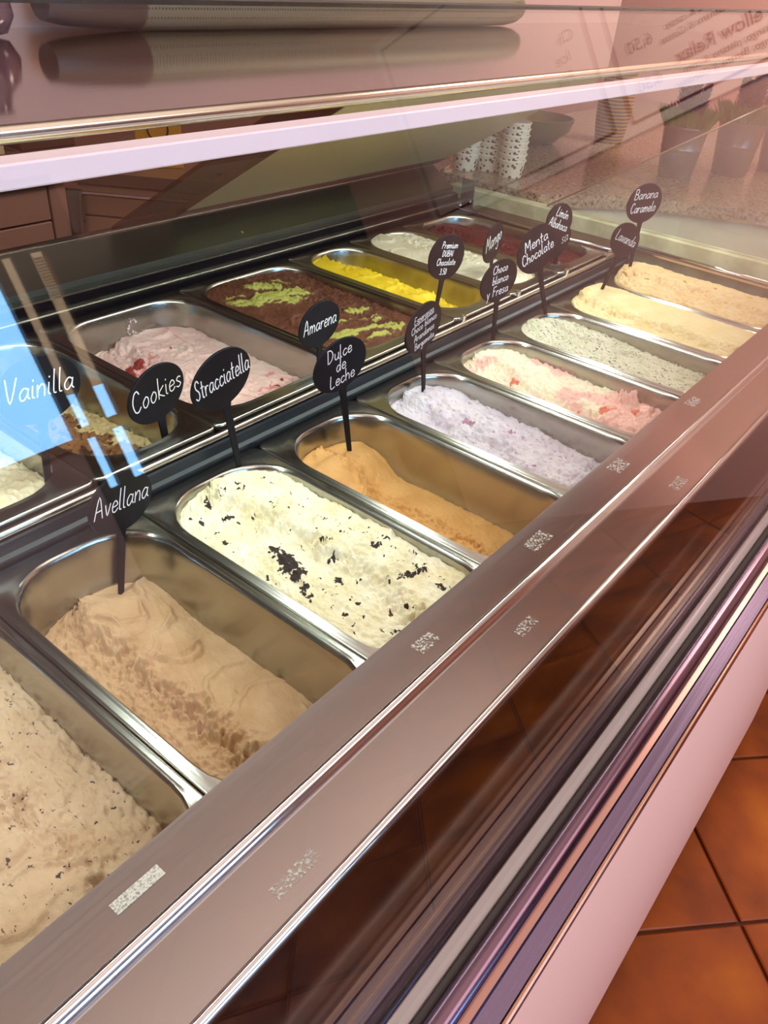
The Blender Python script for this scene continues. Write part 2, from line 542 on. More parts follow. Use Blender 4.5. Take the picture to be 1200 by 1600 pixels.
cp('bracket_screw', lathe([(0.005, -0.002), (0.005, 0.001), (0.003, 0.003)], 10, (1.475, 0.392, 0.032)), CHROME)
cp('rim_clip', join(box(1.405, 1.440, 0.008, 0.016, 0.026, 0.0315, 0.001), box(1.432, 1.440, 0.0, 0.02, 0.022, 0.034, 0.001)), CHROME)
for x in (0.934, 1.092, 1.255):
    cp('support_pin', lathe([(0.0042, 0.0), (0.0042, 0.008), (0.005, 0.0085), (0.005, 0.011), (0.0015, 0.0125)], 10, (x, 0.0145, 0.0245)), CHROME, smooth=True, angle=0.8)
# top shelf with rolled front edge on rear posts, light bar below it
cp('top_shelf', box(X0, 2.25, -0.055, 0.475, 0.350, 0.358), STEEL_SHELF)
ed = [(-0.0555 + 0.0058 * math.cos(t), 0.3525 + 0.0058 * math.sin(t)) for t in np.linspace(0, 2 * PI, 14, endpoint=False)]
cp('shelf_edge', extrude_x(ed, X0, 2.25), EDGE_GOLD, smooth=True, angle=1.0)
cp('shelf_back', box(X0, 2.25, 0.470, 0.476, 0.358, 0.52), mat('shelf_back_board', (186, 154, 142), 0.4))
cp('shelf_post', box(-0.60, -0.56, 0.40, 0.44, 0.08, 0.35), CHROME)
cp('light_bar', box(X0, 1.95, -0.100, -0.078, 0.3315, 0.3462, 0.0012), DIFFUSER)
for x in (-0.5,):
    cp('bar_hanger', box(x, x + 0.02, -0.09, -0.05, 0.3455, 0.3505), CHROME)
# tilted rear doors under the shelf
def rear(x0, x1, y0, y1, t):
    f = lambda y: 0.0893 + (0.5 - y) * 0.60
    return extrude_x([(y0, f(y0)), (y1, f(y1)), (y1 + t * 0.5, f(y1) + t), (y0 + t * 0.5, f(y0) + t)], x0, x1)
fl1 = cp('rear_flap', rear(0.68, 0.80, 0.495, 0.075, 0.005), ACRYLIC)
part('flap_edge', join(rear(0.677, 0.681, 0.497, 0.075, 0.007), rear(0.799, 0.802, 0.497, 0.075, 0.007)), mat('flap_edge', (66, 44, 40), 0.3), fl1)
dd = [c for c in fl1.children]
for c in dd:
    c.location = -Vector(fl1.location)
V = np.array(lathe([(0.001, 0), (0.012, 0.0), (0.014, 0.001), (0.012, 0.002), (0.001, 0.002)], 16)[0])
cp('flap_knob', (V @ np.array(Matrix.Rotation(math.radians(-31), 3, 'X').transposed()) + np.array((0.765, 0.352, 0.186)), lathe([(0.001, 0), (0.012, 0.0), (0.014, 0.001), (0.012, 0.002), (0.001, 0.002)], 16)[1]), TRIM)
cp('rear_lid', rear(0.803, 1.53, 0.47, 0.075, 0.006), OLIVE_REFLECT)
cp('rear_lid_lip', rear(0.803, 1.53, 0.498, 0.470, 0.008), mat('lid_lip', (112, 74, 64), 0.3, 0.5))

# tape residue and drips stuck on the deck
RES = mat('tape_residue', (206, 202, 192), 0.7)
n_, l_, b_ = nt(RES)
l_.new(ramp(RES, noise(RES, coords(RES), 420, 4, 0.7), [(0.50, grey(0.0)), (0.60, grey(0.75))]), b_.inputs['Alpha'])
RES2 = mat('foil_tape', (196, 194, 180), 0.5)
n_, l_, b_ = nt(RES2)
l_.new(ramp(RES2, noise(RES2, coords(RES2), 700, 4, 0.7), [(0.34, (110, 104, 96)), (0.56, (206, 204, 192))]), b_.inputs['Base Color'])
for (x, y, w, d, mm) in ((0.095, -0.3325, 0.033, 0.0085, RES2), (0.162, -0.3935, 0.036, 0.009, RES), (0.370, -0.336, 0.024, 0.013, RES), (0.555, -0.334, 0.034, 0.015, RES), (0.444, -0.386, 0.026, 0.010, RES), (0.743, -0.330, 0.03, 0.016, RES), (0.758, -0.394, 0.03, 0.012, RES), (0.967, -0.331, 0.03, 0.014, RES)):
    z = DZ + 0.0002 if y > -0.36 else DZ - 0.0008
    cp('tape_residue', box(x - w / 2, x + w / 2, y - d / 2, y + d / 2, z, z + 0.0003), mm)

# ------------------------------------------------------------------ pans
def pan_mesh(w, l, depth, r=0.055, side=0.011, end=0.021):
    """steel pan with rolled flange, origin at the middle of its base, rim plane at z = depth"""
    hw, hl = w / 2 - 0.0006, l / 2 - 0.0006
    ow, ol = hw - side, hl - end
    loops = []
    def lp(a, b, rr, z):
        loops.append([(x, y, z + depth) for x, y in rrect(a, b, max(rr, 0.002), 8)])
    tp = 0.09
    lp(ow - depth * tp - 0.02, ol - depth * tp - 0.02, r - 0.025, -depth)
    lp(ow - depth * tp, ol - depth * tp, r - 0.008, -depth + 0.014)
    lp(ow - 0.02 * tp, ol - 0.02 * tp, r - 0.002, -0.02)
    lp(ow - 0.0006, ol - 0.0006, r, -0.005)
    lp(ow + 0.0006, ol + 0.0006, r + 0.001, -0.0012)
    lp(ow + 0.0026, ol + 0.0026, r + 0.003, 0.0006)
    lp(ow + 0.0048, ol + 0.0050, r + 0.005, 0.0)
    lp(ow + 0.0056, ol + 0.0075, r * 0.9, -0.0010)
    lp(hw - 0.0022, hl - 0.0022, 0.008, -0.0008)
    lp(hw - 0.0008, hl - 0.0008, 0.009, -0.0014)
    lp(hw, hl, 0.0095, -0.0030)
    lp(hw, hl, 0.0095, -0.008)
    n = len(loops[0])
    V = [p for q in loops for p in q]
    F = []
    for i in range(len(loops) - 1):
        for j in range(n):
            k = (j + 1) % n
            F.append((i * n + j, i * n + k, (i + 1) * n + k, (i + 1) * n + j))
    F.append(tuple(range(n - 1, -1, -1)))
    me = mesh('gelato_pan', V, F, True, math.radians(50))
    me.materials.append(STEEL_PAN)
    return me, ow, ol, tp

PITCH, DEPTH, BZ = 0.167, 0.145, 0.028
PM = {w: pan_mesh(w, 0.36, DEPTH) for w in (0.167, 0.153, 0.232, 0.160, 0.190)}

# pan: key, centre x, width, row, flavour words for the label
ROWF = [('walnut', 0.0835, 'pale beige dark-flecked ice cream, nearest in the front row'),
        ('hazelnut', 0.2505, 'light brown hazelnut ice cream under the sign Avellana'),
        ('stracciatella', 0.4175, 'white chocolate-chip ice cream under the sign Stracciatella'),
        ('caramel', 0.5845, 'golden caramel ice cream under the sign Dulce de Leche'),
        ('blueberry', 0.7515, 'lilac blueberry ice cream under the sign Esperanza'),
        ('strawberry', 0.9185, 'pink and white ice cream under the sign Choco blanco y Fresa'),
        ('mint', 1.0855, 'pale green chocolate-flecked ice cream under the sign Menta Chocolate'),
        ('lavender', 1.2525, 'smooth pale yellow ice cream under the sign Lavanda'),
        ('banana', 1.4195, 'cream ice cream with caramel flecks under the sign Banana Caramelo')]
ROWB = [('vanilla', 0.2385, 0.153, 'white vanilla ice cream under the sign Vainilla'),
        ('cookies', 0.3915, 0.153, 'cream ice cream with brown biscuit crumbs under the sign Cookies'),
        ('amarena', 0.584, 0.232, 'pink cherry-swirled ice cream under the sign Amarena'),
        ('pistachio', 0.816, 0.232, 'brown chocolate ice cream streaked with green pistachio cream'),
        ('mango', 1.012, 0.160, 'bright yellow mango ice cream'),
        ('lemon', 1.172, 0.160, 'white lemon ice cream behind the Mango sign'),
        ('berry', 1.347, 0.190, 'dark red berry sorbet at the far end of the back row')]
PANS = {}
for k, x, d in ROWF:
    PANS[k] = (x, -0.1805, 0.0, 0.167, d)
for k, x, w, d in ROWB:
    PANS[k] = (x, 0.2015, BZ, w, d)
for k, (x, y, z, w, d) in PANS.items():
    o = bpy.data.objects.new('gelato_pan', PM[w][0])
    COL.objects.link(o)
    o.location = (x, y, z - DEPTH)
    tag(o, ('steel pan holding the ' + d), 'pan', 'steel pans in the display case')

# ------------------------------------------------------------------ ice cream
def ice_mat(name, rgb, rgb2=None, rough=0.5, bs=0.5, specks=None, cells=None, mask=None, mask2=None):
    M = mat(name, rgb, rough)
    n, l, b = nt(M)
    b.inputs['Specular IOR Level'].default_value = 0.35
    b.inputs['Subsurface Weight'].default_value = 0.15
    b.inputs['Subsurface Radius'].default_value = (0.004, 0.003, 0.002)
    v = coords(M)
    col = None
    rgb2 = rgb2 or tuple(max(0, c - 14) for c in rgb)
    col = ramp(M, noise(M, v, 34, 4), [(0.36, rgb2), (0.62, rgb)])
    if specks:
        for (sc, thr, c, st) in specks:
            vv = coords(M, st)
            f = noise(M, vv, sc, 3, 0.65)
            f2 = ramp(M, f, [(thr, grey(0)), (thr + 0.025, grey(1))])
            col = mixc(M, f2, col, c)
    for at, c in ((mask, 'mask'), (mask2, 'mask2')):
        if at:
            a = n.new('ShaderNodeAttribute')
            a.attribute_name = c
            brk = noise(M, v, 260, 4, 0.7)
            mu = n.new('ShaderNodeMath')
            mu.operation = 'MULTIPLY'
            l.new(a.outputs['Fac'], mu.inputs[0])
            ad = n.new('ShaderNodeMath')
            ad.operation = 'ADD'
            l.new(brk, ad.inputs[0])
            ad.inputs[1].default_value = 0.5
            l.new(ad.outputs[0], mu.inputs[1])
            f2 = ramp(M, mu.outputs[0], [(0.42, grey(0)), (0.52, grey(1))])
            col = mixc(M, f2, col, at)
    l.new(col, b.inputs['Base Color'])
    fa = noise(M, v, 520, 6, 0.7)
    bump(M, fa, min(1.0, bs * 1.3), 0.0018)
    return M

def surf(key, material, hfun, nx=90, ny=190, label=None, margin=0.0004):
    x, y, z, w, d = PANS[key]
    _, ow, ol, tp = PM[w]
    u = np.linspace(-1, 1, nx)
    v = np.linspace(-1, 1, ny)
    U, Vv = np.meshgrid(u, v)
    res = hfun(U * ow, Vv * ol, U, Vv)
    H, masks = res if isinstance(res, tuple) else (res, {})
    taper = np.clip(-H, 0.0, 0.12) * tp + margin
    hw, hl, r = ow - taper, ol - taper, 0.05
    Y = Vv * hl
    e = np.clip(np.abs(Y) - (hl - r), 0, None)
    wid = hw - r + np.sqrt(np.maximum(r * r - e * e, 0))
    X = U * wid
    P = np.stack([X, Y, H + 0.145], -1).reshape(-1, 3)
    idx = np.arange(nx * ny).reshape(ny, nx)
    q = np.stack([idx[:-1, :-1], idx[:-1, 1:], idx[1:, 1:], idx[1:, :-1]], -1).reshape(-1, 4)
    border = np.concatenate([idx[0, :], idx[1:, -1], idx[-1, -2::-1], idx[-2:0:-1, 0]])
    low = P[border].copy()
    low[:, 2] -= 0.03
    low[:, :2] *= 0.975
    n0 = len(P)
    P = np.concatenate([P, low])
    nb = len(border)
    k = np.arange(nb)
    q2 = np.stack([border, n0 + k, n0 + (k + 1) % nb, border[(k + 1) % nb]], -1)
    Q = np.concatenate([q, q2])
    me = bpy.data.meshes.new('ice_cream')
    me.vertices.add(len(P))
    me.vertices.foreach_set('co', P.ravel())
    me.loops.add(Q.size)
    me.loops.foreach_set('vertex_index', Q.ravel().astype(np.int32))
    me.polygons.add(len(Q))
    me.polygons.foreach_set('loop_start', np.arange(0, Q.size, 4, dtype=np.int32))
    me.update(calc_edges=True)
    me.polygons.foreach_set('use_smooth', [True] * len(Q))
    for nme, mk in masks.items():
        at = me.attributes.new(nme, 'FLOAT', 'POINT')
        at.data.foreach_set('value', np.concatenate([mk.ravel(), np.zeros(nb)]).astype(np.float32))
    o = link('ice_cream', me, material)
    o.location = (x, y, z - 0.145)
    tag(o, label or d, 'ice cream', 'ice creams in the steel pans')
    return o

def strokes(X, Y, seed, n, amp, wx=0.026, wy=0.040, lean=0.7, side=1):
    """overlapping spatula strokes: smooth tongues ending in a raised, slightly torn front"""
    rs = np.random.RandomState(seed)
    N = VNoise(seed + 77)
    H = np.zeros_like(X)
    for i in range(n):
        cx, cy = side * rs.uniform(-0.012, 0.060), -0.15 + 0.3 * (i + rs.rand()) / n
        a = rs.uniform(-lean, lean) + (PI if rs.rand() < 0.65 else 0)
        c, s = math.cos(a), math.sin(a)
        k = rs.uniform(0.7, 1.25)
        dx, dy = (X - cx) * c + (Y - cy) * s, -(X - cx) * s + (Y - cy) * c
        dy = dy + dx * dx / (0.045 * k) + 0.003 * N.fbm(X * 90 + i, Y * 90, 2)
        w = np.exp(-(dx / (wx * k)) ** 6)
        body = np.where(dy < 0, np.exp(dy / (wy * k)), np.exp(-(dy / 0.0022) ** 2))
        lipz = np.exp(-((dy + 0.0028) / 0.0026) ** 2)
        new = amp * rs.uniform(0.5, 1) * (0.75 * body + 0.6 * lipz) * w
        H = np.maximum(H * (1 - 0.75 * w * (dy < 0.001) * np.exp(np.minimum(dy, 0) / (wy * 1.6))), 0) + new
    return H

def scrape(seed, base, slope=0.0, step=0.008, line=0.1, wav=0.15, side=1, rough=(0.0006, 0.0018), nstroke=10, samp=0.004, cliff=0.0022, dome=0.004, back=0.004, edge=0.0, extra=None, cross=0.0):
    """two zones along the pan: a scraped, crumbly lower one and a smooth spatula-finished upper one"""
    N = VNoise(seed)
    def f(X, Y, U, V):
        ln = line + wav * np.sin(V * 2.1 + seed) + 0.32 * N.fbm(Y * 16, X * 0 + seed, 4)
        s = side * (U - ln)
        z = sstep(-0.16, 0.10, s)
        cliffm = np.exp(-((s + 0.06) / 0.2) ** 2)
        ridged = np.abs(N.fbm(X * 130, Y * 95, 4))
        H = base + slope * V + step * z + dome * (1 - U * U) * 0.5
        H += back * sstep(0.5, 0.92, V)
        H += (rough[0] * z + rough[1] * (1 - z)) * N.fbm(X * 260, Y * 170, 4) * 2
        H += 1.15 * cliff * cliffm * (N.fbm(X * 230, Y * 200, 4) * 2.2 - 0.3)
        pits = np.clip(N.fbm(X * 170 + 9, Y * 120, 3) - 0.25, 0, 1)
        H -= 0.006 * pits * (1 - z) * (rough[1] / 0.002)
        H += strokes(X, Y, seed + 5, int(nstroke * 1.4), samp, side=side) * z
        H += 0.0035 * N.fbm(X * 26, Y * 14, 3)
        if cross:
            H += cross * (np.abs(np.sin(Y * 62 + 6 * X * 8)) ** 8) * z
        lip = np.clip((np.maximum(np.abs(U), np.abs(V)) - 0.93) / 0.07, 0, 1)
        H += (edge + 0.0015 * N.fbm(X * 120, Y * 120, 3)) * lip
        if extra is not None:
            return extra(H, X, Y, U, V, N)
        return H
    return f

def blobs(X, Y, N, pts, r=0.008, fr=140):
    mk = np.zeros_like(X)
    wx, wy = 0.006 * N.fbm(X * fr, Y * fr, 3), 0.006 * N.fbm(X * fr + 50, Y * fr + 9, 3)
    for p in pts:
        rr = p[2] if len(p) > 2 else r
        mk = np.maximum(mk, np.exp(-(((X + wx - p[0]) ** 2 + (Y + wy - p[1]) ** 2) / rr ** 2)))
    return mk

T1 = (1, 1, 1)
# front row -------------------------------------------------------
surf('walnut', ice_mat('ice_walnut', (202, 176, 144), (190, 162, 128), specks=[(210, 0.635, (74, 58, 60), (1, 0.7, 1))]),
     scrape(11, -0.046, slope=0.010, step=0.008, line=0.25, side=-1, nstroke=9, samp=0.006, cliff=0.003), 120, 240)
surf('hazelnut', ice_mat('ice_hazelnut', (194, 160, 122), (182, 146, 106)),
     scrape(3, -0.074, slope=0.002, step=0.004, line=-0.12, wav=0.16, side=1, nstroke=13, samp=0.0075, cliff=0.0045, back=0.012, rough=(0.0004, 0.0022)), 150, 300)

CH = [(-0.033, 0.019, 0.013), (-0.037, 0.008, 0.014), (-0.041, -0.006, 0.012), (-0.048, -0.022, 0.006), (-0.054, -0.032, 0.006), (-0.029, 0.034, 0.008), (-0.024, 0.142, 0.006), (-0.028, 0.135, 0.005), (-0.026, 0.105, 0.006),
      (0.041, -0.031, 0.005), (0.03, -0.083, 0.006), (0.042, -0.089, 0.007), (0.052, -0.083, 0.005), (0.021, -0.079, 0.005), (0.012, -0.074, 0.004), (-0.002, -0.015, 0.007), (-0.017, -0.037, 0.006), (0.036, -0.115, 0.006), (-0.052, 0.08, 0.006), (0.012, 0.013, 0.004), (-0.029, -0.071, 0.004), (-0.019, -0.1, 0.004), (0.055, -0.032, 0.004), (-0.05, 0.118, 0.004)]
rs = np.random.RandomState(5)
for i in range(120):
    CH.append((rs.uniform(-0.062, 0.062), rs.uniform(-0.14, 0.14), rs.uniform(0.0013, 0.0026)))
def strac(H, X, Y, U, V, N):
    mk = blobs(X, Y * 1.0, N, [(p[0], p[1], p[2] * 0.8) for p in CH], fr=260)
    mk = mk * (0.62 + 1.1 * np.clip(N.fbm(X * 300, Y * 300, 3) + 0.45, 0, 1))
    H = H + 0.0035 * blobs(X, Y, N, [(p[0], p[1], p[2] * 1.2) for p in CH if p[2] > 0.0065])
    H = H + 0.004 * blobs(X, Y, N, [(0.012, 0.062, 0.016), (0.03, 0.03, 0.012), (-0.02, 0.1, 0.02), (0.035, 0.075, 0.018)], fr=90)
    return H, {'mask': mk}
surf('stracciatella', ice_mat('ice_stracciatella', (238, 232, 204), (228, 218, 178), mask=(42, 28, 26), bs=0.6),
     scrape(8, -0.013, slope=0.001, step=0.004, line=0.0, side=1, nstroke=14, samp=0.004, cliff=0.004, rough=(0.0018, 0.0016), dome=0.006, extra=strac), 170, 340)
surf('caramel', ice_mat('ice_caramel', (206, 156, 92), (194, 142, 76)),
     scrape(21, -0.068, slope=0.002, step=0.007, line=0.05, wav=0.05, side=-1, nstroke=6, samp=0.005, cliff=0.004, back=0.030, rough=(0.0005, 0.0008)), 140, 280)
def blue(H, X, Y, U, V, N):
    mk = blobs(X, Y, N, [(0.006, 0.06, 0.009), (0.03, 0.005, 0.006), (0.045, 0.045, 0.006), (-0.01, -0.05, 0.004)], fr=150)
    return H + 0.006 * np.exp(-(((U - 0.35) / 0.22) ** 2 + ((V - 0.35) / 0.3) ** 2)), {'mask': mk * 0.9}
surf('blueberry', ice_mat('ice_blueberry', (206, 198, 202), (192, 180, 190), mask=(150, 112, 132), specks=[(190, 0.62, (160, 140, 158), (1, 0.5, 1))]),
     scrape(14, -0.036, slope=0.012, step=0.005, line=-0.25, side=1, nstroke=5, samp=0.004, cliff=0.003, rough=(0.0022, 0.0008), back=0.004, extra=blue), 130, 260)
def fresa(H, X, Y, U, V, N):
    H = H + 0.0028 * N.fbm(X * 120, Y * 150, 4)
    wq = 0.010 * N.fbm(X * 120, Y * 120, 3)
    H = H + 0.020 * np.exp(-(((X - 0.048 + wq) / 0.010) ** 4 + ((Y + 0.066 + 1.2 * wq) / 0.012) ** 4)) * (1 + 0.7 * N.fbm(X * 200, Y * 200, 3))
    H = H + 0.007 * np.exp(-(((X - 0.042 + wq) / 0.016) ** 4 + ((Y + 0.085 - wq) / 0.020) ** 4))
    pink = np.clip(0.35 + 0.9 * N.fbm(X * 30 + 3, Y * 22, 3) - 0.25 * V, 0, 1)
    red = blobs(X, Y, N, [(-0.02, 0.075, 0.007), (-0.05, 0.12, 0.006), (0.0, -0.055, 0.010), (0.01, -0.062, 0.008), (0.03, -0.09, 0.006), (-0.03, -0.03, 0.006)])
    return H, {'mask': pink, 'mask2': red}
surf('strawberry', ice_mat('ice_strawberry', (240, 230, 200), (238, 214, 190), mask=(238, 190, 176), mask2=(222, 124, 94), bs=0.9),
     scrape(31, -0.026, slope=0.006, step=0.004, line=-0.1, side=1, nstroke=4, samp=0.003, cliff=0.004, rough=(0.0025, 0.0025), extra=fresa), 130, 260)
surf('mint', ice_mat('ice_mint', (214, 208, 184), (202, 200, 170), specks=[(330, 0.60, (58, 50, 40), (1, 0.5, 1)), (150, 0.655, (70, 58, 48), (1, 0.6, 1))], bs=0.9),
     scrape(41, -0.020, slope=0.009, step=0.005, line=0.3, side=-1, nstroke=3, samp=0.002, cliff=0.004, rough=(0.0022, 0.0022)), 120, 240)
def lav(H, X, Y, U, V, N):
    for c in (0.085, 0.03, -0.03, -0.085):
        s = Y - c + 0.25 * X
        H = H + 0.0045 * np.where(s > 0, np.exp(-(s / 0.0035) ** 2), np.exp(s / 0.03)) * np.exp(-((X - 0.012) / 0.03) ** 4)
    H = H + 0.005 * np.exp(-((V - 0.93) / 0.06) ** 2) * (N.fbm(X * 140, Y * 90, 3) + 0.5)
    return H
surf('lavender', ice_mat('ice_lavender', (226, 206, 158), (220, 196, 140)),
     scrape(52, -0.004, slope=0.001, step=0.005, line=-0.45, wav=0.05, side=1, nstroke=1, samp=0.001, cliff=0.003, rough=(0.0003, 0.0014), dome=0.008, extra=lav), 120, 240)
def bana(H, X, Y, U, V, N):
    mk = blobs(X, Y, N, [(-0.025, 0.125, 0.006), (-0.04, 0.14, 0.006), (-0.02, 0.10, 0.004), (0.03, -0.07, 0.005), (0.01, -0.09, 0.006), (0.05, -0.12, 0.008), (0.0, 0.04, 0.004), (0.02, -0.01, 0.005)])
    return H, {'mask': mk}
surf('banana', ice_mat('ice_banana', (224, 194, 146), (216, 180, 126), mask=(172, 122, 66)),
     scrape(63, 0.002, slope=0.001, step=0.004, line=-0.3, side=1, nstroke=8, samp=0.004, cliff=0.003, rough=(0.0012, 0.002), dome=0.018, extra=bana), 110, 220)
# back row --------------------------------------------------------
surf('vanilla', ice_mat('ice_vanilla', (240, 230, 200), (232, 218, 180)),
     scrape(71, -0.028, slope=-0.004, step=0.008, line=0.1, side=-1, nstroke=7, samp=0.007), 90, 190)
def cook(H, X, Y, U, V, N):
    mk = np.clip(1.5 - 1.3 * np.abs(U + 0.2) + 0.8 * N.fbm(X * 60, Y * 60, 3), 0, 1) * sstep(-0.98, -0.86, -V * 0 + 0.2)
    dk = np.clip(N.fbm(X * 150, Y * 150, 3) * 2.2, 0, 1) * mk
    return H + 0.004 * mk * (N.fbm(X * 200, Y * 200, 3) + 0.5), {'mask': mk * 0.8, 'mask2': dk}
surf('cookies', ice_mat('ice_cookies', (226, 204, 152), (214, 188, 130), mask=(146, 98, 56), mask2=(74, 44, 26), bs=0.8),
     scrape(77, -0.060, slope=-0.010, step=0.005, line=0.0, side=-1, nstroke=3, samp=0.003, extra=cook), 100, 220)
def amar(H, X, Y, U, V, N):
    sw = np.clip(1 - np.abs(N.fbm(X * 24 + 2, Y * 16, 3)) * 7, 0, 1) * 0.55
    red = blobs(X, Y, N, [(-0.045, 0.085, 0.014), (-0.03, 0.09, 0.012), (-0.055, 0.075, 0.01), (0.06, -0.10, 0.006), (0.075, -0.09, 0.005), (0.03, 0.09, 0.005)])
    return H + 0.003 * red, {'mask': sw + 0.6 * red, 'mask2': red * 0.75}
surf('amarena', ice_mat('ice_amarena', (236, 204, 192), (228, 186, 176), mask=(214, 138, 132), mask2=(150, 48, 44)),
     scrape(83, -0.052, slope=0.000, step=0.008, line=-0.2, side=1, nstroke=9, samp=0.004, cliff=0.002, rough=(0.0008, 0.0012), extra=amar), 130, 220)
def dub(H, X, Y, U, V, N):
    wx = X + 0.012 * N.fbm(X * 30, Y * 30, 2)
    wy = Y + 0.35 * X + 0.010 * N.fbm(X * 40 + 7, Y * 40, 2)
    st = N.fbm(wx * 17 + 3, wy * 62, 3) + 0.35 * N.fbm(wx * 60, wy * 170, 3)
    zone = np.maximum(np.exp(-(((X + 0.015) / 0.075) ** 4 + ((Y - 0.085) / 0.050) ** 4)), np.exp(-(((X - 0.008) / 0.075) ** 4 + ((Y + 0.075) / 0.060) ** 4)))
    mk = np.clip(0.57 + 1.9 * (st - 0.05), 0, 1) * zone
    H = H + 0.0045 * sstep(0.3, 0.8, mk) + 0.002 * sstep(0.3, 0.7, mk) * N.fbm(X * 190, Y * 190, 3)
    H = H + 0.003 * sstep(0.3, 0.9, U) * N.fbm(X * 160, Y * 160, 4)
    return H, {'mask': mk}
surf('pistachio', ice_mat('ice_chocolate', (112, 66, 46), (94, 52, 36), mask=(176, 172, 84), bs=0.7, rough=0.42),
     scrape(91, -0.014, slope=0.003, step=0.002, line=0.2, side=-1, nstroke=6, samp=0.003, cliff=0.002, rough=(0.0008, 0.0015), extra=dub), 150, 240)
def mang(H, X, Y, U, V, N):
    return H + 0.004 * np.exp(-((U + 0.1) / 0.25) ** 2) * (N.fbm(X * 90, Y * 60, 3) + 0.4)
surf('mango', ice_mat('ice_mango', (246, 212, 52), (240, 198, 34), rough=0.38),
     scrape(97, -0.040, slope=0.006, step=0.022, line=0.15, wav=0.1, side=-1, nstroke=4, samp=0.004, cliff=0.003, rough=(0.0004, 0.0005), extra=mang), 100, 200)
surf('lemon', ice_mat('ice_lemon', (228, 220, 194), (216, 204, 176), specks=[(90, 0.66, (200, 186, 160), T1)]),
     scrape(103, -0.008, slope=0.001, step=0.004, line=0.1, side=-1, nstroke=6, samp=0.003), 90, 180)
surf('berry', ice_mat('ice_berry', (92, 30, 32), (74, 22, 24), rough=0.35, bs=0.2),
     scrape(109, -0.020, step=0.003, nstroke=3, samp=0.002), 80, 150)

# dried smears of ice cream on three pan walls, parts of those pans
def smear(pan, cx, cy, r0, a0, a1, z0, z1, rgb):
    M = mat('smear', rgb, 0.6)
    n, l, b = nt(M)
    l.new(ramp(M, noise(M, coords(M, (1, 1, 0.7)), 190, 4, 0.7), [(0.48, grey(0.0)), (0.56, grey(0.9))]), b.inputs['Alpha'])
    V, F = [], []
    for i in range(9):
        t = math.radians(a0 + (a1 - a0) * i / 8)
        for rr, z in ((r0, z0), (r0 + 0.0012, z1)):
            V.append((cx + rr * math.cos(t), cy + rr * math.sin(t), z))
    for i in range(8):
        F.append((2 * i, 2 * i + 1, 2 * i + 3, 2 * i + 2))
    part('ice_cream_smear', (V, F), M, pan, smooth=True)
pans = sorted([o for o in COL.objects if o.name.startswith('gelato_pan')], key=lambda o: o.name)
smear(pans[11], 0.534, 0.3055, 0.0525, 120, 168, BZ - 0.026, BZ - 0.004, (226, 196, 190))
smear(pans[11], 0.600, 0.3055, 0.0505, 80, 100, BZ - 0.036, BZ - 0.012, (236, 212, 206))
smear(pans[4], 0.766, -0.0785, 0.0562, -8, 22, -0.030, -0.006, (206, 200, 204))
smear(pans[3], 0.567, -0.0765, 0.0525, 112, 158, -0.028, -0.008, (206, 186, 140))

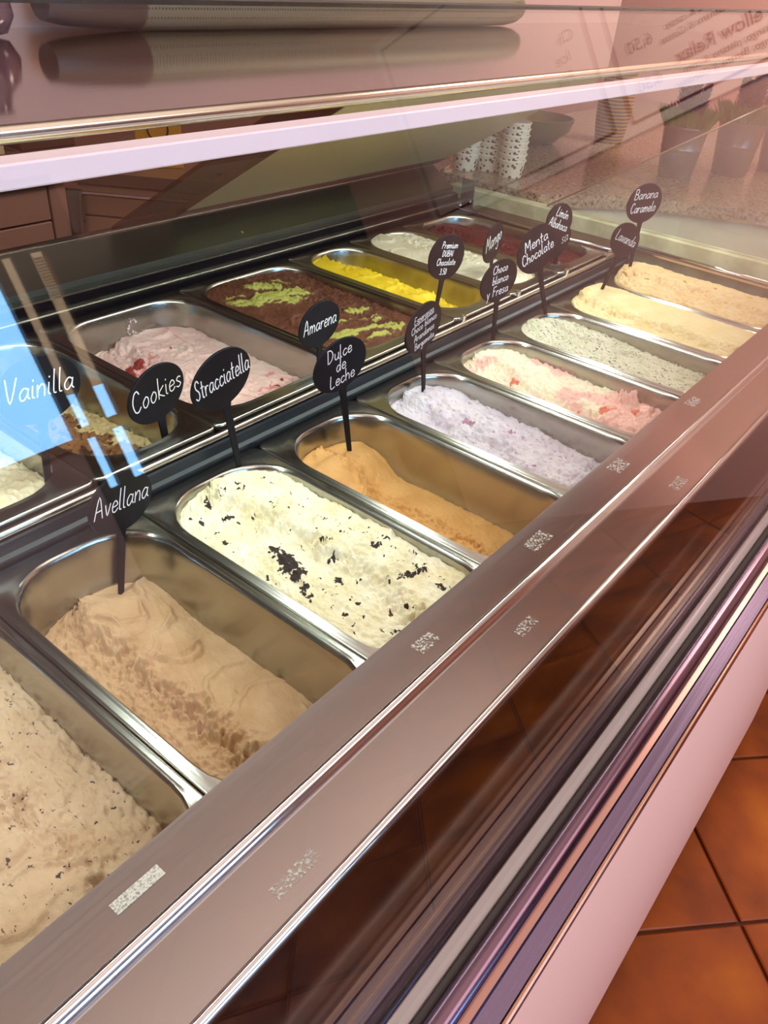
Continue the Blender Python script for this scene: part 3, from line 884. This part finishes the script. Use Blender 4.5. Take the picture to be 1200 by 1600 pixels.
# ------------------------------------------------------------------ hand lettering (single-stroke alphabet)
GL = {
 'a': (1.05, '.9,.8 .5,1 .12,.6 .15,.15 .45,0 .8,.4 .92,.95 .86,.25 1.05,.05'),
 'b': (0.95, '.12,2 .1,0;.1,.55 .5,1 .88,.6 .7,.1 .35,0 .1,.2'),
 'c': (0.9, '.82,.85 .5,1 .12,.55 .25,.08 .55,0 .88,.25'),
 'd': (1.0, '.82,.75 .45,1 .1,.5 .25,.05 .55,.05 .85,.6;.9,2 .84,.7 .86,0'),
 'e': (0.9, '.12,.5 .8,.6 .68,.95 .4,1 .12,.6 .2,.1 .55,0 .88,.25'),
 'g': (1.0, '.85,.8 .5,1 .1,.55 .3,.1 .6,.2 .85,.9;.88,1 .84,-.5 .5,-1 .12,-.7'),
 'h': (0.95, '.12,2 .1,0;.1,.55 .5,1 .78,.75 .8,0'),
 'i': (0.4, '.15,1 .14,.15 .32,.02;.17,1.42 .2,1.5'),
 'k': (0.9, '.12,2 .1,0;.8,1.05 .15,.5 .85,0'),
 'l': (0.45, '.15,2 .13,.2 .38,.02'),
 'm': (1.4, '.1,1 .1,0;.1,.55 .4,1 .6,.75 .62,0;.62,.55 .95,1 1.2,.7 1.2,0'),
 'n': (0.95, '.1,1 .1,0;.1,.55 .5,1 .78,.75 .8,0'),
 'o': (0.95, '.5,1 .12,.6 .2,.1 .5,0 .82,.4 .75,.85 .5,1'),
 'p': (0.95, '.1,1 .1,-.9;.1,.55 .5,1 .86,.6 .7,.1 .35,0 .1,.25'),
 'r': (0.75, '.1,1 .1,0;.1,.5 .4,.95 .7,.9'),
 's': (0.8, '.7,.9 .4,1 .15,.75 .45,.5 .7,.25 .4,0 .1,.15'),
 't': (0.7, '.3,1.7 .28,.15 .55,.02;.02,1.1 .62,1.12'),
 'u': (0.95, '.1,1 .12,.2 .45,0 .78,.4;.82,1 .8,.1 .95,0'),
 'v': (0.85, '.08,1 .4,0 .78,1'),
 'y': (0.9, '.08,1 .35,.15;.8,1 .3,-.9'),
 'z': (0.85, '.1,.95 .75,.95 .12,.05 .8,.05'),
 'A': (1.3, '.05,0 .62,2 1.15,0;.25,.7 .98,.75'),
 'B': (1.15, '.12,0 .15,2;.12,1.95 .7,2 .95,1.6 .7,1.1 .2,1.05;.5,1.08 1.0,.8 .9,.15 .4,0 .1,.02'),
 'C': (1.2, '1.0,1.65 .75,2 .35,1.8 .1,1 .3,.2 .7,0 1.1,.35'),
 'D': (1.3, '.15,2 .12,0;.08,2 .7,1.9 1.1,1.2 .9,.4 .4,0 .08,.03'),
 'E': (1.05, '.95,1.95 .2,1.9 .15,0 .9,.05;.17,1 .75,1.05'),
 'F': (1.0, '.15,1.95 .12,0;.1,1.95 .95,2;.13,1.05 .7,1.1'),
 'I': (0.4, '.2,2 .18,0'),
 'L': (1.0, '.2,2 .12,.05 .9,.05'),
 'M': (1.5, '.1,0 .2,2 .7,.7 1.2,2 1.3,0'),
 'P': (1.1, '.15,2 .12,0;.08,1.9 .65,2 .95,1.5 .6,1 .15,.95'),
 'S': (1.05, '.9,1.7 .6,2 .2,1.75 .25,1.25 .75,.8 .8,.3 .45,0 .08,.25'),
 'U': (1.2, '.12,2 .15,.5 .5,0 .9,.4 .95,2'),
 'V': (1.2, '.05,2 .5,0 1.1,2'),
 '3': (0.9, '.1,1.8 .5,2 .75,1.6 .35,1.1;.35,1.1 .85,.7 .6,.05 .1,.2'),
 '5': (0.95, '.85,2 .25,1.95 .2,1.15 .6,1.2 .85,.7 .6,.05 .1,.15'),
 '0': (1.0, '.5,2 .15,1.4 .2,.4 .5,0 .85,.6 .8,1.6 .5,2'),
 '.': (0.45, '.15,.08 .2,0'), ' ': (0.7, ''),
 'ó': (0.95, '.5,1 .12,.6 .2,.1 .5,0 .82,.4 .75,.85 .5,1;.45,1.35 .7,1.75'),
}

def smooth_line(P):
    P = [np.array(p) for p in P]
    if len(P) < 3:
        return P
    Q = []
    for i in range(len(P) - 1):
        p0, p1, p2, p3 = P[max(i - 1, 0)], P[i], P[i + 1], P[min(i + 2, len(P) - 1)]
        for t in (0, 0.25, 0.5, 0.75):
            Q.append(0.5 * (2 * p1 + (p2 - p0) * t + (2 * p0 - 5 * p1 + 4 * p2 - p3) * t * t + (3 * p1 - p0 - 3 * p2 + p3) * t ** 3))
    Q.append(P[-1])
    return Q

def lettering(lines, stroke=0.0011, slant=0.22, track=0.12, y=-0.00165):
    """lines: (text, centre x, baseline z, x-height, max width) -> ribbon mesh in the XZ plane"""
    V, F = [], []
    for text, cx, bz, xh, mw in lines:
        wd = sum(GL[c][0] + track for c in text)
        sx = min(xh, mw / wd)
        cur = cx - wd * sx / 2
        und = text.startswith('Esp')
        if und:
            pl = [np.array((cur, bz - 0.5 * xh)), np.array((cur + wd * sx, bz - 0.35 * xh))]
            strokes_ = [pl]
        else:
            strokes_ = []
        for c in text:
            adv, st = GL[c]
            for s in st.split(';'):
                if s:
                    pts = [tuple(map(float, q.split(','))) for q in s.split()]
                    strokes_.append([np.array((cur + (px + slant * pz * 0.5) * sx, bz + pz * xh)) for px, pz in smooth_line(pts)])
            cur += (adv + track) * sx
        for L in strokes_:
            k = len(V)
            for i, p in enumerate(L):
                d = L[min(i + 1, len(L) - 1)] - L[max(i - 1, 0)]
                d = d / (np.linalg.norm(d) + 1e-9)
                nrm = np.array((-d[1], d[0])) * stroke / 2
                e = d * stroke * 0.3 * (-1 if i == 0 else (1 if i == len(L) - 1 else 0))
                for sgn in (1, -1):
                    q = p + e + sgn * nrm
                    V.append((q[0], y, q[1]))
            for i in range(len(L) - 1):
                F.append((k + 2 * i, k + 2 * i + 1, k + 2 * i + 3, k + 2 * i + 2))
    return V, F

def sign(base, lean, height, yaw, lines, label, a=0.040, b=0.030, pitch=0.0, stroke=0.0012, disc_tilt=0.0):
    """oval blackboard label on a flat tapering spike, origin at the tip in the ice cream"""
    o = empty('flavour_sign', base, label, 'flavour sign', 'flavour signs in the pans', (math.radians(pitch), math.radians(lean), math.radians(yaw)))
    t = 0.0015
    n = 40
    ct = disc_tilt
    V, F = [], []
    for yy, s in ((-t, 0.985), (-t + 0.0004, 1.0), (t - 0.0004, 1.0), (t, 0.985)):
        for i in range(n):
            th = 2 * PI * i / n
            x, z = a * s * math.cos(th), b * s * math.sin(th)
            c, s_ = math.cos(math.radians(ct)), math.sin(math.radians(ct))
            V.append((x * c - z * s_, yy, height + x * s_ + z * c))
    for r in range(3):
        for i in range(n):
            j = (i + 1) % n
            F.append((r * n + i, r * n + n + i, r * n + n + j, r * n + j))
    F.append(tuple(range(n)))
    F.append(tuple(range(4 * n - 1, 3 * n - 1, -1)))
    part('disc', (V, F), SIGN, o, local=True)
    top = height - b * 0.93
    V = []
    for z, w in ((-0.012, 0.0022), (0.0, 0.0028), (top - 0.006, 0.0046), (top + 0.004, 0.0075)):
        for x, y in ((-w, -0.0012), (w, -0.0012), (w, 0.0012), (-w, 0.0012)):
            V.append((x, y, z))
    F = [(3, 2, 1, 0), (12, 13, 14, 15)]
    for r in range(3):
        for i in range(4):
            j = (i + 1) % 4
            F.append((r * 4 + i, r * 4 + j, r * 4 + 4 + j, r * 4 + 4 + i))
    part('spike', (V, F), SIGN, o, local=True)
    part('lettering', lettering([(tx, cx, height + bz, xh, mw) for tx, cx, bz, xh, mw in lines], stroke), CHALK, o, local=True)
    return o

sign((0.282, -0.044, -0.062), 9.9, 0.104, 12, [('Avellana', 0, -0.006, 0.0105, 0.070)], 'black oval sign on a spike lettered Avellana', disc_tilt=-6)
sign((0.462, -0.018, -0.012), -9.6, 0.121, 2, [('Stracciatella', 0.001, -0.006, 0.0105, 0.074)], 'black oval sign on a spike lettered Stracciatella', disc_tilt=4)
sign((0.613, -0.047, -0.040), -10.3, 0.127, -5, [('Dulce', 0, 0.010, 0.0075, 0.046), ('de', 0, -0.0055, 0.0075, 0.03), ('Leche', 0, -0.022, 0.0075, 0.046)], 'black oval sign on a spike lettered Dulce de Leche', b=0.031)
sign((0.775, -0.037, -0.022), -10.2, 0.105, 3, [('Esperanza', 0, 0.0135, 0.0046, 0.048), ('Choco blanco', 0, 0.0015, 0.0046, 0.066), ('Arandanos', 0, -0.0105, 0.0046, 0.056), ('Bergamota', 0, -0.0225, 0.0044, 0.046)], 'black oval sign on a spike lettered Esperanza in four lines', b=0.032, stroke=0.00085)
sign((0.982, -0.015, -0.024), -4.9, 0.111, -8, [('Choco', 0, 0.0125, 0.0060, 0.042), ('blanco', 0.002, -0.003, 0.0060, 0.048), ('y Fresa', -0.002, -0.021, 0.007, 0.05)], 'black oval sign on a spike lettered Choco blanco y Fresa', b=0.031)
sign((1.129, -0.026, -0.012), -23.3, 0.134, -16, [('Menta', 0, 0.006, 0.0085, 0.05), ('Chocolate', 0, -0.013, 0.0085, 0.066)], 'black oval sign on a spike lettered Menta Chocolate', b=0.037, stroke=0.0014)
sign((1.280, -0.045, 0.002), 21.3, 0.096, -15, [('Lavanda', 0, -0.005, 0.0085, 0.062)], 'black oval sign on a leaning spike lettered Lavanda', b=0.028)
sign((1.421, -0.034, 0.012), -2.0, 0.120, -23, [('Banana', 0, 0.008, 0.0085, 0.056), ('Caramelo', -0.001, -0.015, 0.0085, 0.06)], 'black oval sign on a spike lettered Banana Caramelo', b=0.034)
sign((0.287, 0.065, 0.004), 6.1, 0.111, 3, [('Vainilla', 0, -0.006, 0.0115, 0.072)], 'black oval sign on a spike lettered Vainilla', a=0.043, b=0.033)
sign((0.427, 0.055, -0.035), -6.1, 0.110, 8, [('Cookies', 0, -0.007, 0.0115, 0.072)], 'black oval sign on a spike lettered Cookies', b=0.0305, disc_tilt=3)
sign((0.673, 0.060, -0.016), -1.7, 0.095, 4, [('Amarena', 0, -0.006, 0.0095, 0.066)], 'black oval sign on a spike lettered Amarena', b=0.029)
sign((0.925, 0.060, 0.016), 8.3, 0.094, -5, [('Premium', 0.002, 0.013, 0.0048, 0.045), ('DUBAI', 0, 0.0015, 0.0042, 0.045), ('Chocolate', 0, -0.011, 0.0048, 0.062), ('3.50', -0.003, -0.0245, 0.0042, 0.026)], 'black oval sign on a spike lettered Premium DUBAI Chocolate 3.50', b=0.033, stroke=0.0009)
sign((1.145, 0.100, 0.022), -10.9, 0.063, 10, [('Mango', 0, -0.004, 0.012, 0.066)], 'black oval sign on a spike lettered Mango', b=0.031, stroke=0.0015)
sign((1.248, 0.060, 0.018), 18.5, 0.091, -7, [('Limón', 0.001, 0.007, 0.0075, 0.042), ('Albahaca', 0, -0.012, 0.0075, 0.062)], 'black oval sign on a spike lettered Limón Albahaca', b=0.030)
sign((1.312, 0.060, -0.025), -10.0, 0.090, -5, [('sa', 0.020, -0.006, 0.0105, 0.03)], 'black oval sign mostly hidden, its lettering ending in sa', b=0.029)
sign((0.020, -0.030, -0.05), 0.0, 0.100, 30, [], 'black oval sign without readable lettering at the left edge')

# ------------------------------------------------------------------ granite end counter with pots and cups
GRAN = mat('granite', (190, 176, 150), 0.08)
n_, l_, b_ = nt(GRAN)
gv = coords(GRAN)
gc = ramp(GRAN, noise(GRAN, gv, 130, 4, 0.7), [(0.36, (74, 60, 50)), (0.46, (146, 124, 104)), (0.62, (176, 158, 132))])
l_.new(gc, b_.inputs['Base Color'])
GZ = 0.06
ctr = empty('granite_counter', (2.3, 0.4, FZ), 'polished speckled granite counter with cream front at the far end of the display case', 'counter')
edge = [(1.585, 0.46), (1.60, 0.27), (1.74, 0.155), (1.83, 0.03), (1.905, -0.15), (1.99, -0.45), (2.05, -0.8)]
part('countertop', prism(edge + [(3.38, -0.8), (3.38, 0.80), (1.585, 0.80)], GZ - 0.028, GZ), GRAN, ctr)
ins = [(x + 0.012, y + 0.004) for x, y in edge]
part('base_panel', prism(ins + [(3.37, -0.79), (3.37, 0.79), (1.60, 0.79)], FZ, GZ - 0.028), CREAM, ctr)

ZINC = brushed('zinc_bucket', (132, 118, 108), 0.36, 2, 0.04, metal=0.7)
LEAF = mat('pot_leaves', (86, 116, 22), 0.55)
FLOW = mat('lavender_flowers', (84, 66, 84), 0.6)
SOIL = mat('soil', (50, 34, 24), 0.9)
def potted(x, y, s, seed, label):
    rs = random.Random(seed)
    o = empty('lavender_pot', (x, y, GZ), label, 'potted plant', 'potted lavenders on the granite counter')
    H, rt, rb = 0.116 * s, 0.053 * s, 0.041 * s
    part('bucket', lathe([(rb * 0.96, 0), (rb, 0.002), (rb + (rt - rb) * 0.55, H * 0.55), (rb + (rt - rb) * 0.56 + 0.0015, H * 0.57), (rb + (rt - rb) * 0.6, H * 0.6), (rt - 0.001, H * 0.93), (rt + 0.002, H * 0.96), (rt + 0.002, H), (rt - 0.001, H), (rt - 0.004, H * 0.85)], 32), ZINC, o, smooth=True, angle=0.7, local=True)
    part('soil', lathe([(0.001, H * 0.84), (rt - 0.004, H * 0.84), (rt - 0.006, H * 0.87), (0.001, H * 0.89)], 20), SOIL, o, local=True)
    V, F = [], []
    for i in range(1000):
        a, r = rs.uniform(0, 2 * PI), rt * math.sqrt(rs.random()) * 0.85
        px, py, pz = r * math.cos(a), r * math.sin(a), H * 0.86
        ln = rs.uniform(0.025, 0.060) * s
        out = 0.6 * r / rt + rs.uniform(-0.15, 0.25)
        tx, ty, tz = px + out * ln * math.cos(a), py + out * ln * math.sin(a), pz + ln
        w = 0.0024 * s
        b = rs.uniform(0, PI)
        dx, dy = w * math.cos(b), w * math.sin(b)
        k = len(V)
        V += [(px - dx, py - dy, pz), (px + dx, py + dy, pz), ((px + tx) / 2 + dx * 1.6, (py + ty) / 2 + dy * 1.6, (pz + tz) / 2 + 0.003), (tx, ty, tz), ((px + tx) / 2 - dx * 1.6, (py + ty) / 2 - dy * 1.6, (pz + tz) / 2 + 0.003)]
        F += [(k, k + 1, k + 2, k + 4), (k + 4, k + 2, k + 3)]
    tag(part('foliage', (V, F), LEAF, o, local=True), kind='stuff')
    for i in range(9):
        a = 2 * PI * i / 9 + rs.uniform(-0.3, 0.3)
        r = rt * rs.uniform(0.25, 0.75)
        bx, by, tx, ty = r * 0.6 * math.cos(a), r * 0.6 * math.sin(a), r * 1.25 * math.cos(a), r * 1.25 * math.sin(a)
        z0, z1 = H + 0.025 * s, H + rs.uniform(0.075, 0.105) * s
        pcs = [tube([(bx, by, H * 0.88), (bx + (tx - bx) * 0.4, by + (ty - by) * 0.4, z0), (tx, ty, z1)], 0.0012, 5)]
        for q in range(70):
            f = q / 69
            c = np.array((bx + (tx - bx) * (0.4 + 0.6 * f), by + (ty - by) * (0.4 + 0.6 * f), z0 + (z1 - z0) * f))
            an = q * 2.4
            rr = 0.017 * s * (1 - 0.6 * f)
            d = np.array((math.cos(an), math.sin(an), 0.7))
            e = np.array((-math.sin(an), math.cos(an), 0.0)) * 0.0048 * s
            pcs.append(([c, c + d * rr * 0.6 + e, c + d * rr * 1.25, c + d * rr * 0.6 - e], [(0, 1, 2, 3)]))
        part('flower_spike', join(*pcs), FLOW, o, local=True)
    return o
potted(2.07, 0.155, 1.0, 1, 'zinc bucket of flowering lavender, first from the paper cups')
potted(2.235, 0.075, 1.06, 2, 'zinc bucket of flowering lavender, the middle of three on the granite counter')
potted(2.40, 0.005, 1.12, 3, 'zinc bucket of flowering lavender, farthest of three from the paper cups')

CUP = mat('printed_paper_cup', (226, 212, 184), 0.5)
n_, l_, b_ = nt(CUP)
vv = coords(CUP)
ck = n_.new('ShaderNodeTexVoronoi')
ck.inputs['Scale'].default_value = 95
l_.new(vv, ck.inputs['Vector'])
l_.new(ramp(CUP, ck.outputs['Distance'], [(0.32, (92, 62, 50)), (0.38, (226, 212, 184))]), b_.inputs['Base Color'])
CUPRIM = mat('cup_rim', (238, 228, 206), 0.4)
cb = mesh('cup_body', *lathe([(0.0245, 0.0), (0.0255, 0.0), (0.0312, 0.036), (0.0305, 0.036), (0.0255, 0.004)], 26), True, 0.7)
cb.materials.append(CUP)
cr = mesh('cup_rim', *lathe([(0.0306, 0.0348), (0.0325, 0.0348), (0.0331, 0.0363), (0.0325, 0.0378), (0.0306, 0.0378)], 26), True, 0.7)
cr.materials.append(CUPRIM)
ORD = ['bottom', 'second', 'third', 'fourth', 'fifth', 'sixth', 'topmost']
def stack(x, y, n, place):
    for i in range(n):
        w = ORD[i] if i < n - 1 else 'topmost'
        o = empty('paper_cup', (x, y, GZ + 0.0132 * i), 'printed paper cup, %s of the %s stack' % (w if w in ('bottom', 'topmost') else w + ' from the bottom', place), 'paper cup', 'paper cups stacked on the granite counter')
        for nm, me in (('cup_body', cb), ('cup_rim', cr)):
            c = bpy.data.objects.new(nm, me)
            COL.objects.link(c)
            c.parent = o
stack(1.695, 0.405, 7, 'tallest')
stack(1.705, 0.472, 5, 'middle')
stack(1.665, 0.512, 3, 'shortest')

BASK = mat('amber_wicker', (150, 104, 40), 0.5)
n_, l_, b_ = nt(BASK)
wv = n_.new('ShaderNodeTexWave')
wv.bands_direction = 'Z'
wv.inputs['Scale'].default_value = 34
wv.inputs['Distortion'].default_value = 1.5
l_.new(coords(BASK), wv.inputs['Vector'])
l_.new(ramp(BASK, wv.outputs['Fac'], [(0.3, (96, 56, 8)), (0.8, (186, 128, 40))]), b_.inputs['Base Color'])
o = empty('wicker_basket', (2.36, 0.475, GZ), 'amber woven basket standing on the granite counter behind the signs', 'basket')
pr = []
for i in range(13):
    z = 0.17 * i / 12
    rr = 0.030 + 0.020 * math.sin(PI * (0.15 + 0.6 * i / 12))
    pr += [(rr, z), (rr + 0.0007, z + 0.007)]
part('basket_body', lathe(pr, 30), BASK, o, smooth=True, angle=0.6, local=True)
part('basket_rim', lathe([(0.038, 0.174), (0.044, 0.174), (0.046, 0.178), (0.044, 0.182), (0.038, 0.182)], 30), mat('basket_rim', (120, 80, 34), 0.5), o, smooth=True, local=True)
OLB = mat('olive_reflection_tone', (112, 96, 50), 0.3)
tag(part('olive_reflection', lathe([(0.03, 0.06), (0.055, 0.062), (0.095, 0.095), (0.105, 0.125), (0.100, 0.126), (0.088, 0.098), (0.05, 0.07)], 30, (2.14, 0.60, 0)), OLB, smooth=True, angle=0.8), 'olive brown rounded shape standing in for a blurred reflection behind the paper cups', 'reflection')  # added shape that stands in for a blurred reflection

# ------------------------------------------------------------------ things on the top shelf
MESHM = mat('perforated_sheet', (104, 98, 78), 0.5, 0.2)
n_, l_, b_ = nt(MESHM)
vo = n_.new('ShaderNodeTexVoronoi')
vo.inputs['Scale'].default_value = 190
vo.inputs['Randomness'].default_value = 0.1
l_.new(coords(MESHM), vo.inputs['Vector'])
l_.new(ramp(MESHM, vo.outputs['Distance'], [(0.26, (62, 56, 42)), (0.36, (116, 110, 88))]), b_.inputs['Base Color'])
ro = empty('mesh_roll', (1.17, 0.425, 0.3584), 'grey green perforated roll lying on the steel top shelf', 'roll')
kk = 24
V, F = [], []
prof = [(0.705, 0.031), (1.54, 0.031), (1.60, 0.0302), (1.635, 0.027), (1.655, 0.021), (1.664, 0.010)]
for x, r in prof:
    for j in range(kk):
        t = 2 * PI * j / kk
        V.append((x - 1.17, r * math.cos(t), 0.031 + r * math.sin(t)))
for i in range(len(prof) - 1):
    for j in range(kk):
        F.append((i * kk + j, i * kk + (j + 1) % kk, (i + 1) * kk + (j + 1) % kk, (i + 1) * kk + j))
F += [tuple(range(kk - 1, -1, -1)), tuple(range((len(prof) - 1) * kk, len(prof) * kk))]
part('mesh_sleeve', (V, F), MESHM, ro, smooth=True, angle=0.9, local=True)
V, F = [], []
prof = [(0.575, 0.021), (0.60, 0.026), (0.65, 0.0295), (0.695, 0.0318), (0.705, 0.0318)]
for x, r in prof:
    for j in range(kk):
        t = 2 * PI * j / kk
        V.append((x - 1.17, r * math.cos(t), 0.0318 + r * math.sin(t)))
for i in range(len(prof) - 1):
    for j in range(kk):
        F.append((i * kk + j, i * kk + (j + 1) % kk, (i + 1) * kk + (j + 1) % kk, (i + 1) * kk + j))
F += [tuple(range(kk - 1, -1, -1)), tuple(range((len(prof) - 1) * kk, len(prof) * kk))]
part('end_grip', (V, F), mat('brown_grip', (74, 54, 44), 0.4), ro, smooth=True, angle=0.9, local=True)
tag(part('glazed_jar', lathe([(0.02, 0.3583), (0.036, 0.362), (0.045, 0.378), (0.042, 0.40), (0.03, 0.414), (0.026, 0.43), (0.030, 0.432)], 28, (0.475, 0.40, 0)), mat('plum_glaze', (90, 66, 74), 0.12), smooth=True, angle=0.9), 'plum grey glazed jar at the left end of the steel top shelf', 'jar')

# ------------------------------------------------------------------ counter behind the case
CAB = mat('drawer_front', (178, 136, 122), 0.45)
CABB = mat('cabinet_carcass', (70, 46, 40), 0.6)
TOPM = mat('back_countertop', (120, 98, 84), 0.25)
cab = empty('drawer_cabinet', (0.4, 1.7, FZ), 'pinkish drawer cabinet behind the display case on the left', 'cabinet')
part('carcass', box(-0.9, 1.15, 1.415, 2.0, FZ, -0.075), CABB, cab)
part('countertop', box(-0.92, 1.17, 1.38, 2.02, -0.072, -0.045), TOPM, cab)
for x0, x1 in ((-0.895, -0.40), (-0.395, 0.10), (0.105, 0.598), (0.603, 1.098)):
    for z0, z1 in ((-0.160, -0.078), (-0.40, -0.165), (-0.98, -0.405)):
        part('drawer_front', box(x0, x1, 1.395, 1.415, z0, z1, 0.002), CAB, cab)
part('end_stile', box(1.103, 1.15, 1.395, 1.415, -0.98, -0.078, 0.002), CAB, cab)
ang = math.atan2(-0.819, 0.574)
cb2 = empty('towel_cabinet', (1.204, 1.4, FZ), 'angled cabinet with a steel rail behind the display case', 'cabinet', None, (0, 0, ang))
part('carcass', box(-0.02, 0.62, 0.02, 0.5, 0, 0.915), CABB, cb2, local=True)
part('countertop', box(-0.04, 0.64, -0.012, 0.5, 0.918, 0.948), TOPM, cb2, local=True)
CAB2 = mat('cabinet_door', (188, 152, 124), 0.45)
part('drawer_front', box(-0.015, 0.46, 0.0, 0.02, 0.835, 0.912, 0.002), CAB2, cb2, local=True)
part('drawer_front', box(0.465, 0.615, 0.0, 0.02, 0.835, 0.912, 0.002), CAB2, cb2, local=True)
part('door', box(-0.015, 0.46, 0.0, 0.02, 0.02, 0.83, 0.002), CAB2, cb2, local=True)
part('door', box(0.465, 0.615, 0.0, 0.02, 0.02, 0.83, 0.002), CAB2, cb2, local=True)
part('towel_rail', join(tube([(-0.025, -0.03, 0.898), (0.30, -0.03, 0.898)], 0.006, 10), tube([(-0.012, 0.0, 0.898), (-0.012, -0.03, 0.898)], 0.004, 8), tube([(0.285, 0.0, 0.898), (0.285, -0.03, 0.898)], 0.004, 8)), CHROME, cb2, smooth=True, angle=0.9, local=True)
TOW = mat('grey_green_cloth', (104, 104, 96), 0.9)
n_, l_, b_ = nt(TOW)
bump(TOW, noise(TOW, coords(TOW), 300, 3), 0.4, 0.002)
tw = bpy.data.objects.new('hand_towel', None)
V, F = [], []
ns, nz = 14, 16
for side in (0, 1):
    for i in range(ns):
        for j in range(nz):
            s = i / (ns - 1)
            f = j / (nz - 1)
            drop = (0.115 if side == 0 else 0.085) * f
            fold = 0.006 * math.sin(s * 11 + 2.0 * side) * f
            y = -0.030 + (-1 if side == 0 else 1) * (0.0085 * min(1.0, f * 4 + 0.3)) + fold * (0.6 if side else 1.0)
            V.append((-0.052 + 0.062 * s * (1 - 0.18 * f) + 0.004 * f, y, 0.9075 - drop))
    k0 = side * ns * nz
    for i in range(ns - 1):
        for j in range(nz - 1):
            F.append((k0 + i * nz + j, k0 + (i + 1) * nz + j, k0 + (i + 1) * nz + j + 1, k0 + i * nz + j + 1))
for i in range(ns - 1):
    F.append((i * nz, (i + 1) * nz, ns * nz + (i + 1) * nz, ns * nz + i * nz))
me = mesh('hand_towel', V, F, True)
tw = link('hand_towel', me, TOW)
tw.location = (1.204, 1.4, FZ)
tw.rotation_euler = (0, 0, ang)
sm = tw.modifiers.new('thickness', 'SOLIDIFY')
sm.thickness = 0.0025
tag(tw, 'grey green cloth hung over the steel rail of the angled cabinet', 'towel')
# small goods on the back counters
tag(part('cream_carton', box(1.075, 1.125, 1.62, 1.68, -0.045, 0.055, 0.002), mat('cream_card', (206, 188, 150), 0.6)), 'cream carton on the drawer cabinet beside a clay jar', 'carton')
tag(part('clay_jar', lathe([(0.03, -0.045), (0.042, -0.035), (0.045, 0.02), (0.036, 0.05), (0.030, 0.06), (0.034, 0.066)], 24, (1.02, 1.56, 0)), mat('clay', (176, 116, 84), 0.6), smooth=True, angle=0.9), 'terracotta coloured jar on the drawer cabinet', 'jar')
bx2 = empty('yellow_carton', (1.40, 1.32, -0.052), 'yellow carton with a black ring printed on its front', 'carton', None, (0, 0, math.radians(-38)))
part('carton_body', box(-0.06, 0.06, -0.02, 0.03, 0, 0.15, 0.002), mat('yellow_card', (212, 160, 40), 0.5), bx2, local=True)
V, F = [], []
for i in range(33):
    t = 2 * PI * i / 32
    for r in (0.024, 0.0285):
        V.append((r * math.cos(t), -0.0206, 0.095 + r * math.sin(t)))
for i in range(32):
    F.append((2 * i, 2 * i + 1, 2 * i + 3, 2 * i + 2))
part('printed_ring', (V, F), mat('black_print', (24, 20, 18), 0.6), bx2, local=True)
tag(part('brown_tray', box(1.17, 1.34, 1.62, 1.80, -0.0445, 0.05, 0.004), mat('brown_lacquer', (92, 62, 52), 0.3)), 'brown lacquered tray box on the back counter', 'box')

# ------------------------------------------------------------------ menu boards on the right wall
MENU = mat('menu_board', (236, 206, 188), 0.4)
MRED = mat('menu_red', (120, 22, 34), 0.5)
MTXT = mat('menu_print', (90, 40, 44), 0.5)
def board(y0, y1, z0, z1, label):
    o = empty('menu_board', (3.398, (y0 + y1) / 2, z0), label, 'menu')
    part('board', box(3.388, 3.398, y0 - 0.035, y1 + 0.035, z0 - 0.04, z1 + 0.04, 0.001), MENU, o)
    w = 0.011
    part('red_border', join(box(3.3865, 3.388, y0, y1, z0, z0 + w), box(3.3865, 3.388, y0, y1, z1 - w, z1), box(3.3865, 3.388, y0, y0 + w, z0 + w, z1 - w), box(3.3865, 3.388, y1 - w, y1, z0 + w, z1 - w)), MRED, o)
    return o
def print_text(txt, y, z, size, m, parent, bold=0.0, align='LEFT'):
    c = bpy.data.curves.new('printed_text', 'FONT')
    c.body = txt
    c.size = size
    c.align_x = align
    c.offset = bold
    c.extrude = 0.0003
    o = bpy.data.objects.new('printed_text', c)
    COL.objects.link(o)
    c.materials.append(m)
    o.parent = parent
    o.location = Vector((3.3862, y, z)) - Vector(parent.location)
    o.rotation_euler = Matrix(((0, 0, -1), (-1, 0, 0), (0, 1, 0))).to_euler()
    dg = bpy.context.evaluated_depsgraph_get()
    me = bpy.data.meshes.new_from_object(o.evaluated_get(dg))
    q = bpy.data.objects.new('printed_text', me)
    COL.objects.link(q)
    q.parent = parent
    q.location = o.location
    q.rotation_euler = o.rotation_euler
    bpy.data.objects.remove(o)
    bpy.data.curves.remove(c)
    return q
b1 = board(-1.635, -0.62, 0.678, 1.50, 'menu board with red border listing drinks, on the pink wall beside the counter')
print_text('Yellow Relax', -1.045, 0.812, 0.068, MRED, b1, 0.0012)
print_text('mango, platano & coco', -1.06, 0.768, 0.036, MTXT, b1)
print_text('Mango, Banana & Coconut', -1.04, 0.728, 0.036, MTXT, b1)
print_text('6,50', -1.47, 0.925, 0.062, MTXT, b1)
print_text('6,50', -1.47, 0.778, 0.062, MTXT, b1)
print_text('6,50', -1.45, 1.085, 0.062, MTXT, b1)
print_text('Fruity', -1.045, 0.985, 0.068, MRED, b1, 0.0012)
print_text('guarana, banana & cacao', -1.06, 0.94, 0.036, MTXT, b1)
print_text('Guarana, Banana & Cocoa', -1.06, 0.90, 0.036, MTXT, b1)
b2 = board(-2.70, -1.705, 0.678, 1.50, 'menu board with red border, farther of the two along the pink wall')
print_text('Ch', -1.765, 1.09, 0.062, MTXT, b2)
print_text('Ice', -1.80, 1.02, 0.062, MTXT, b2)
print_text('Fra', -1.81, 0.945, 0.062, MTXT, b2)
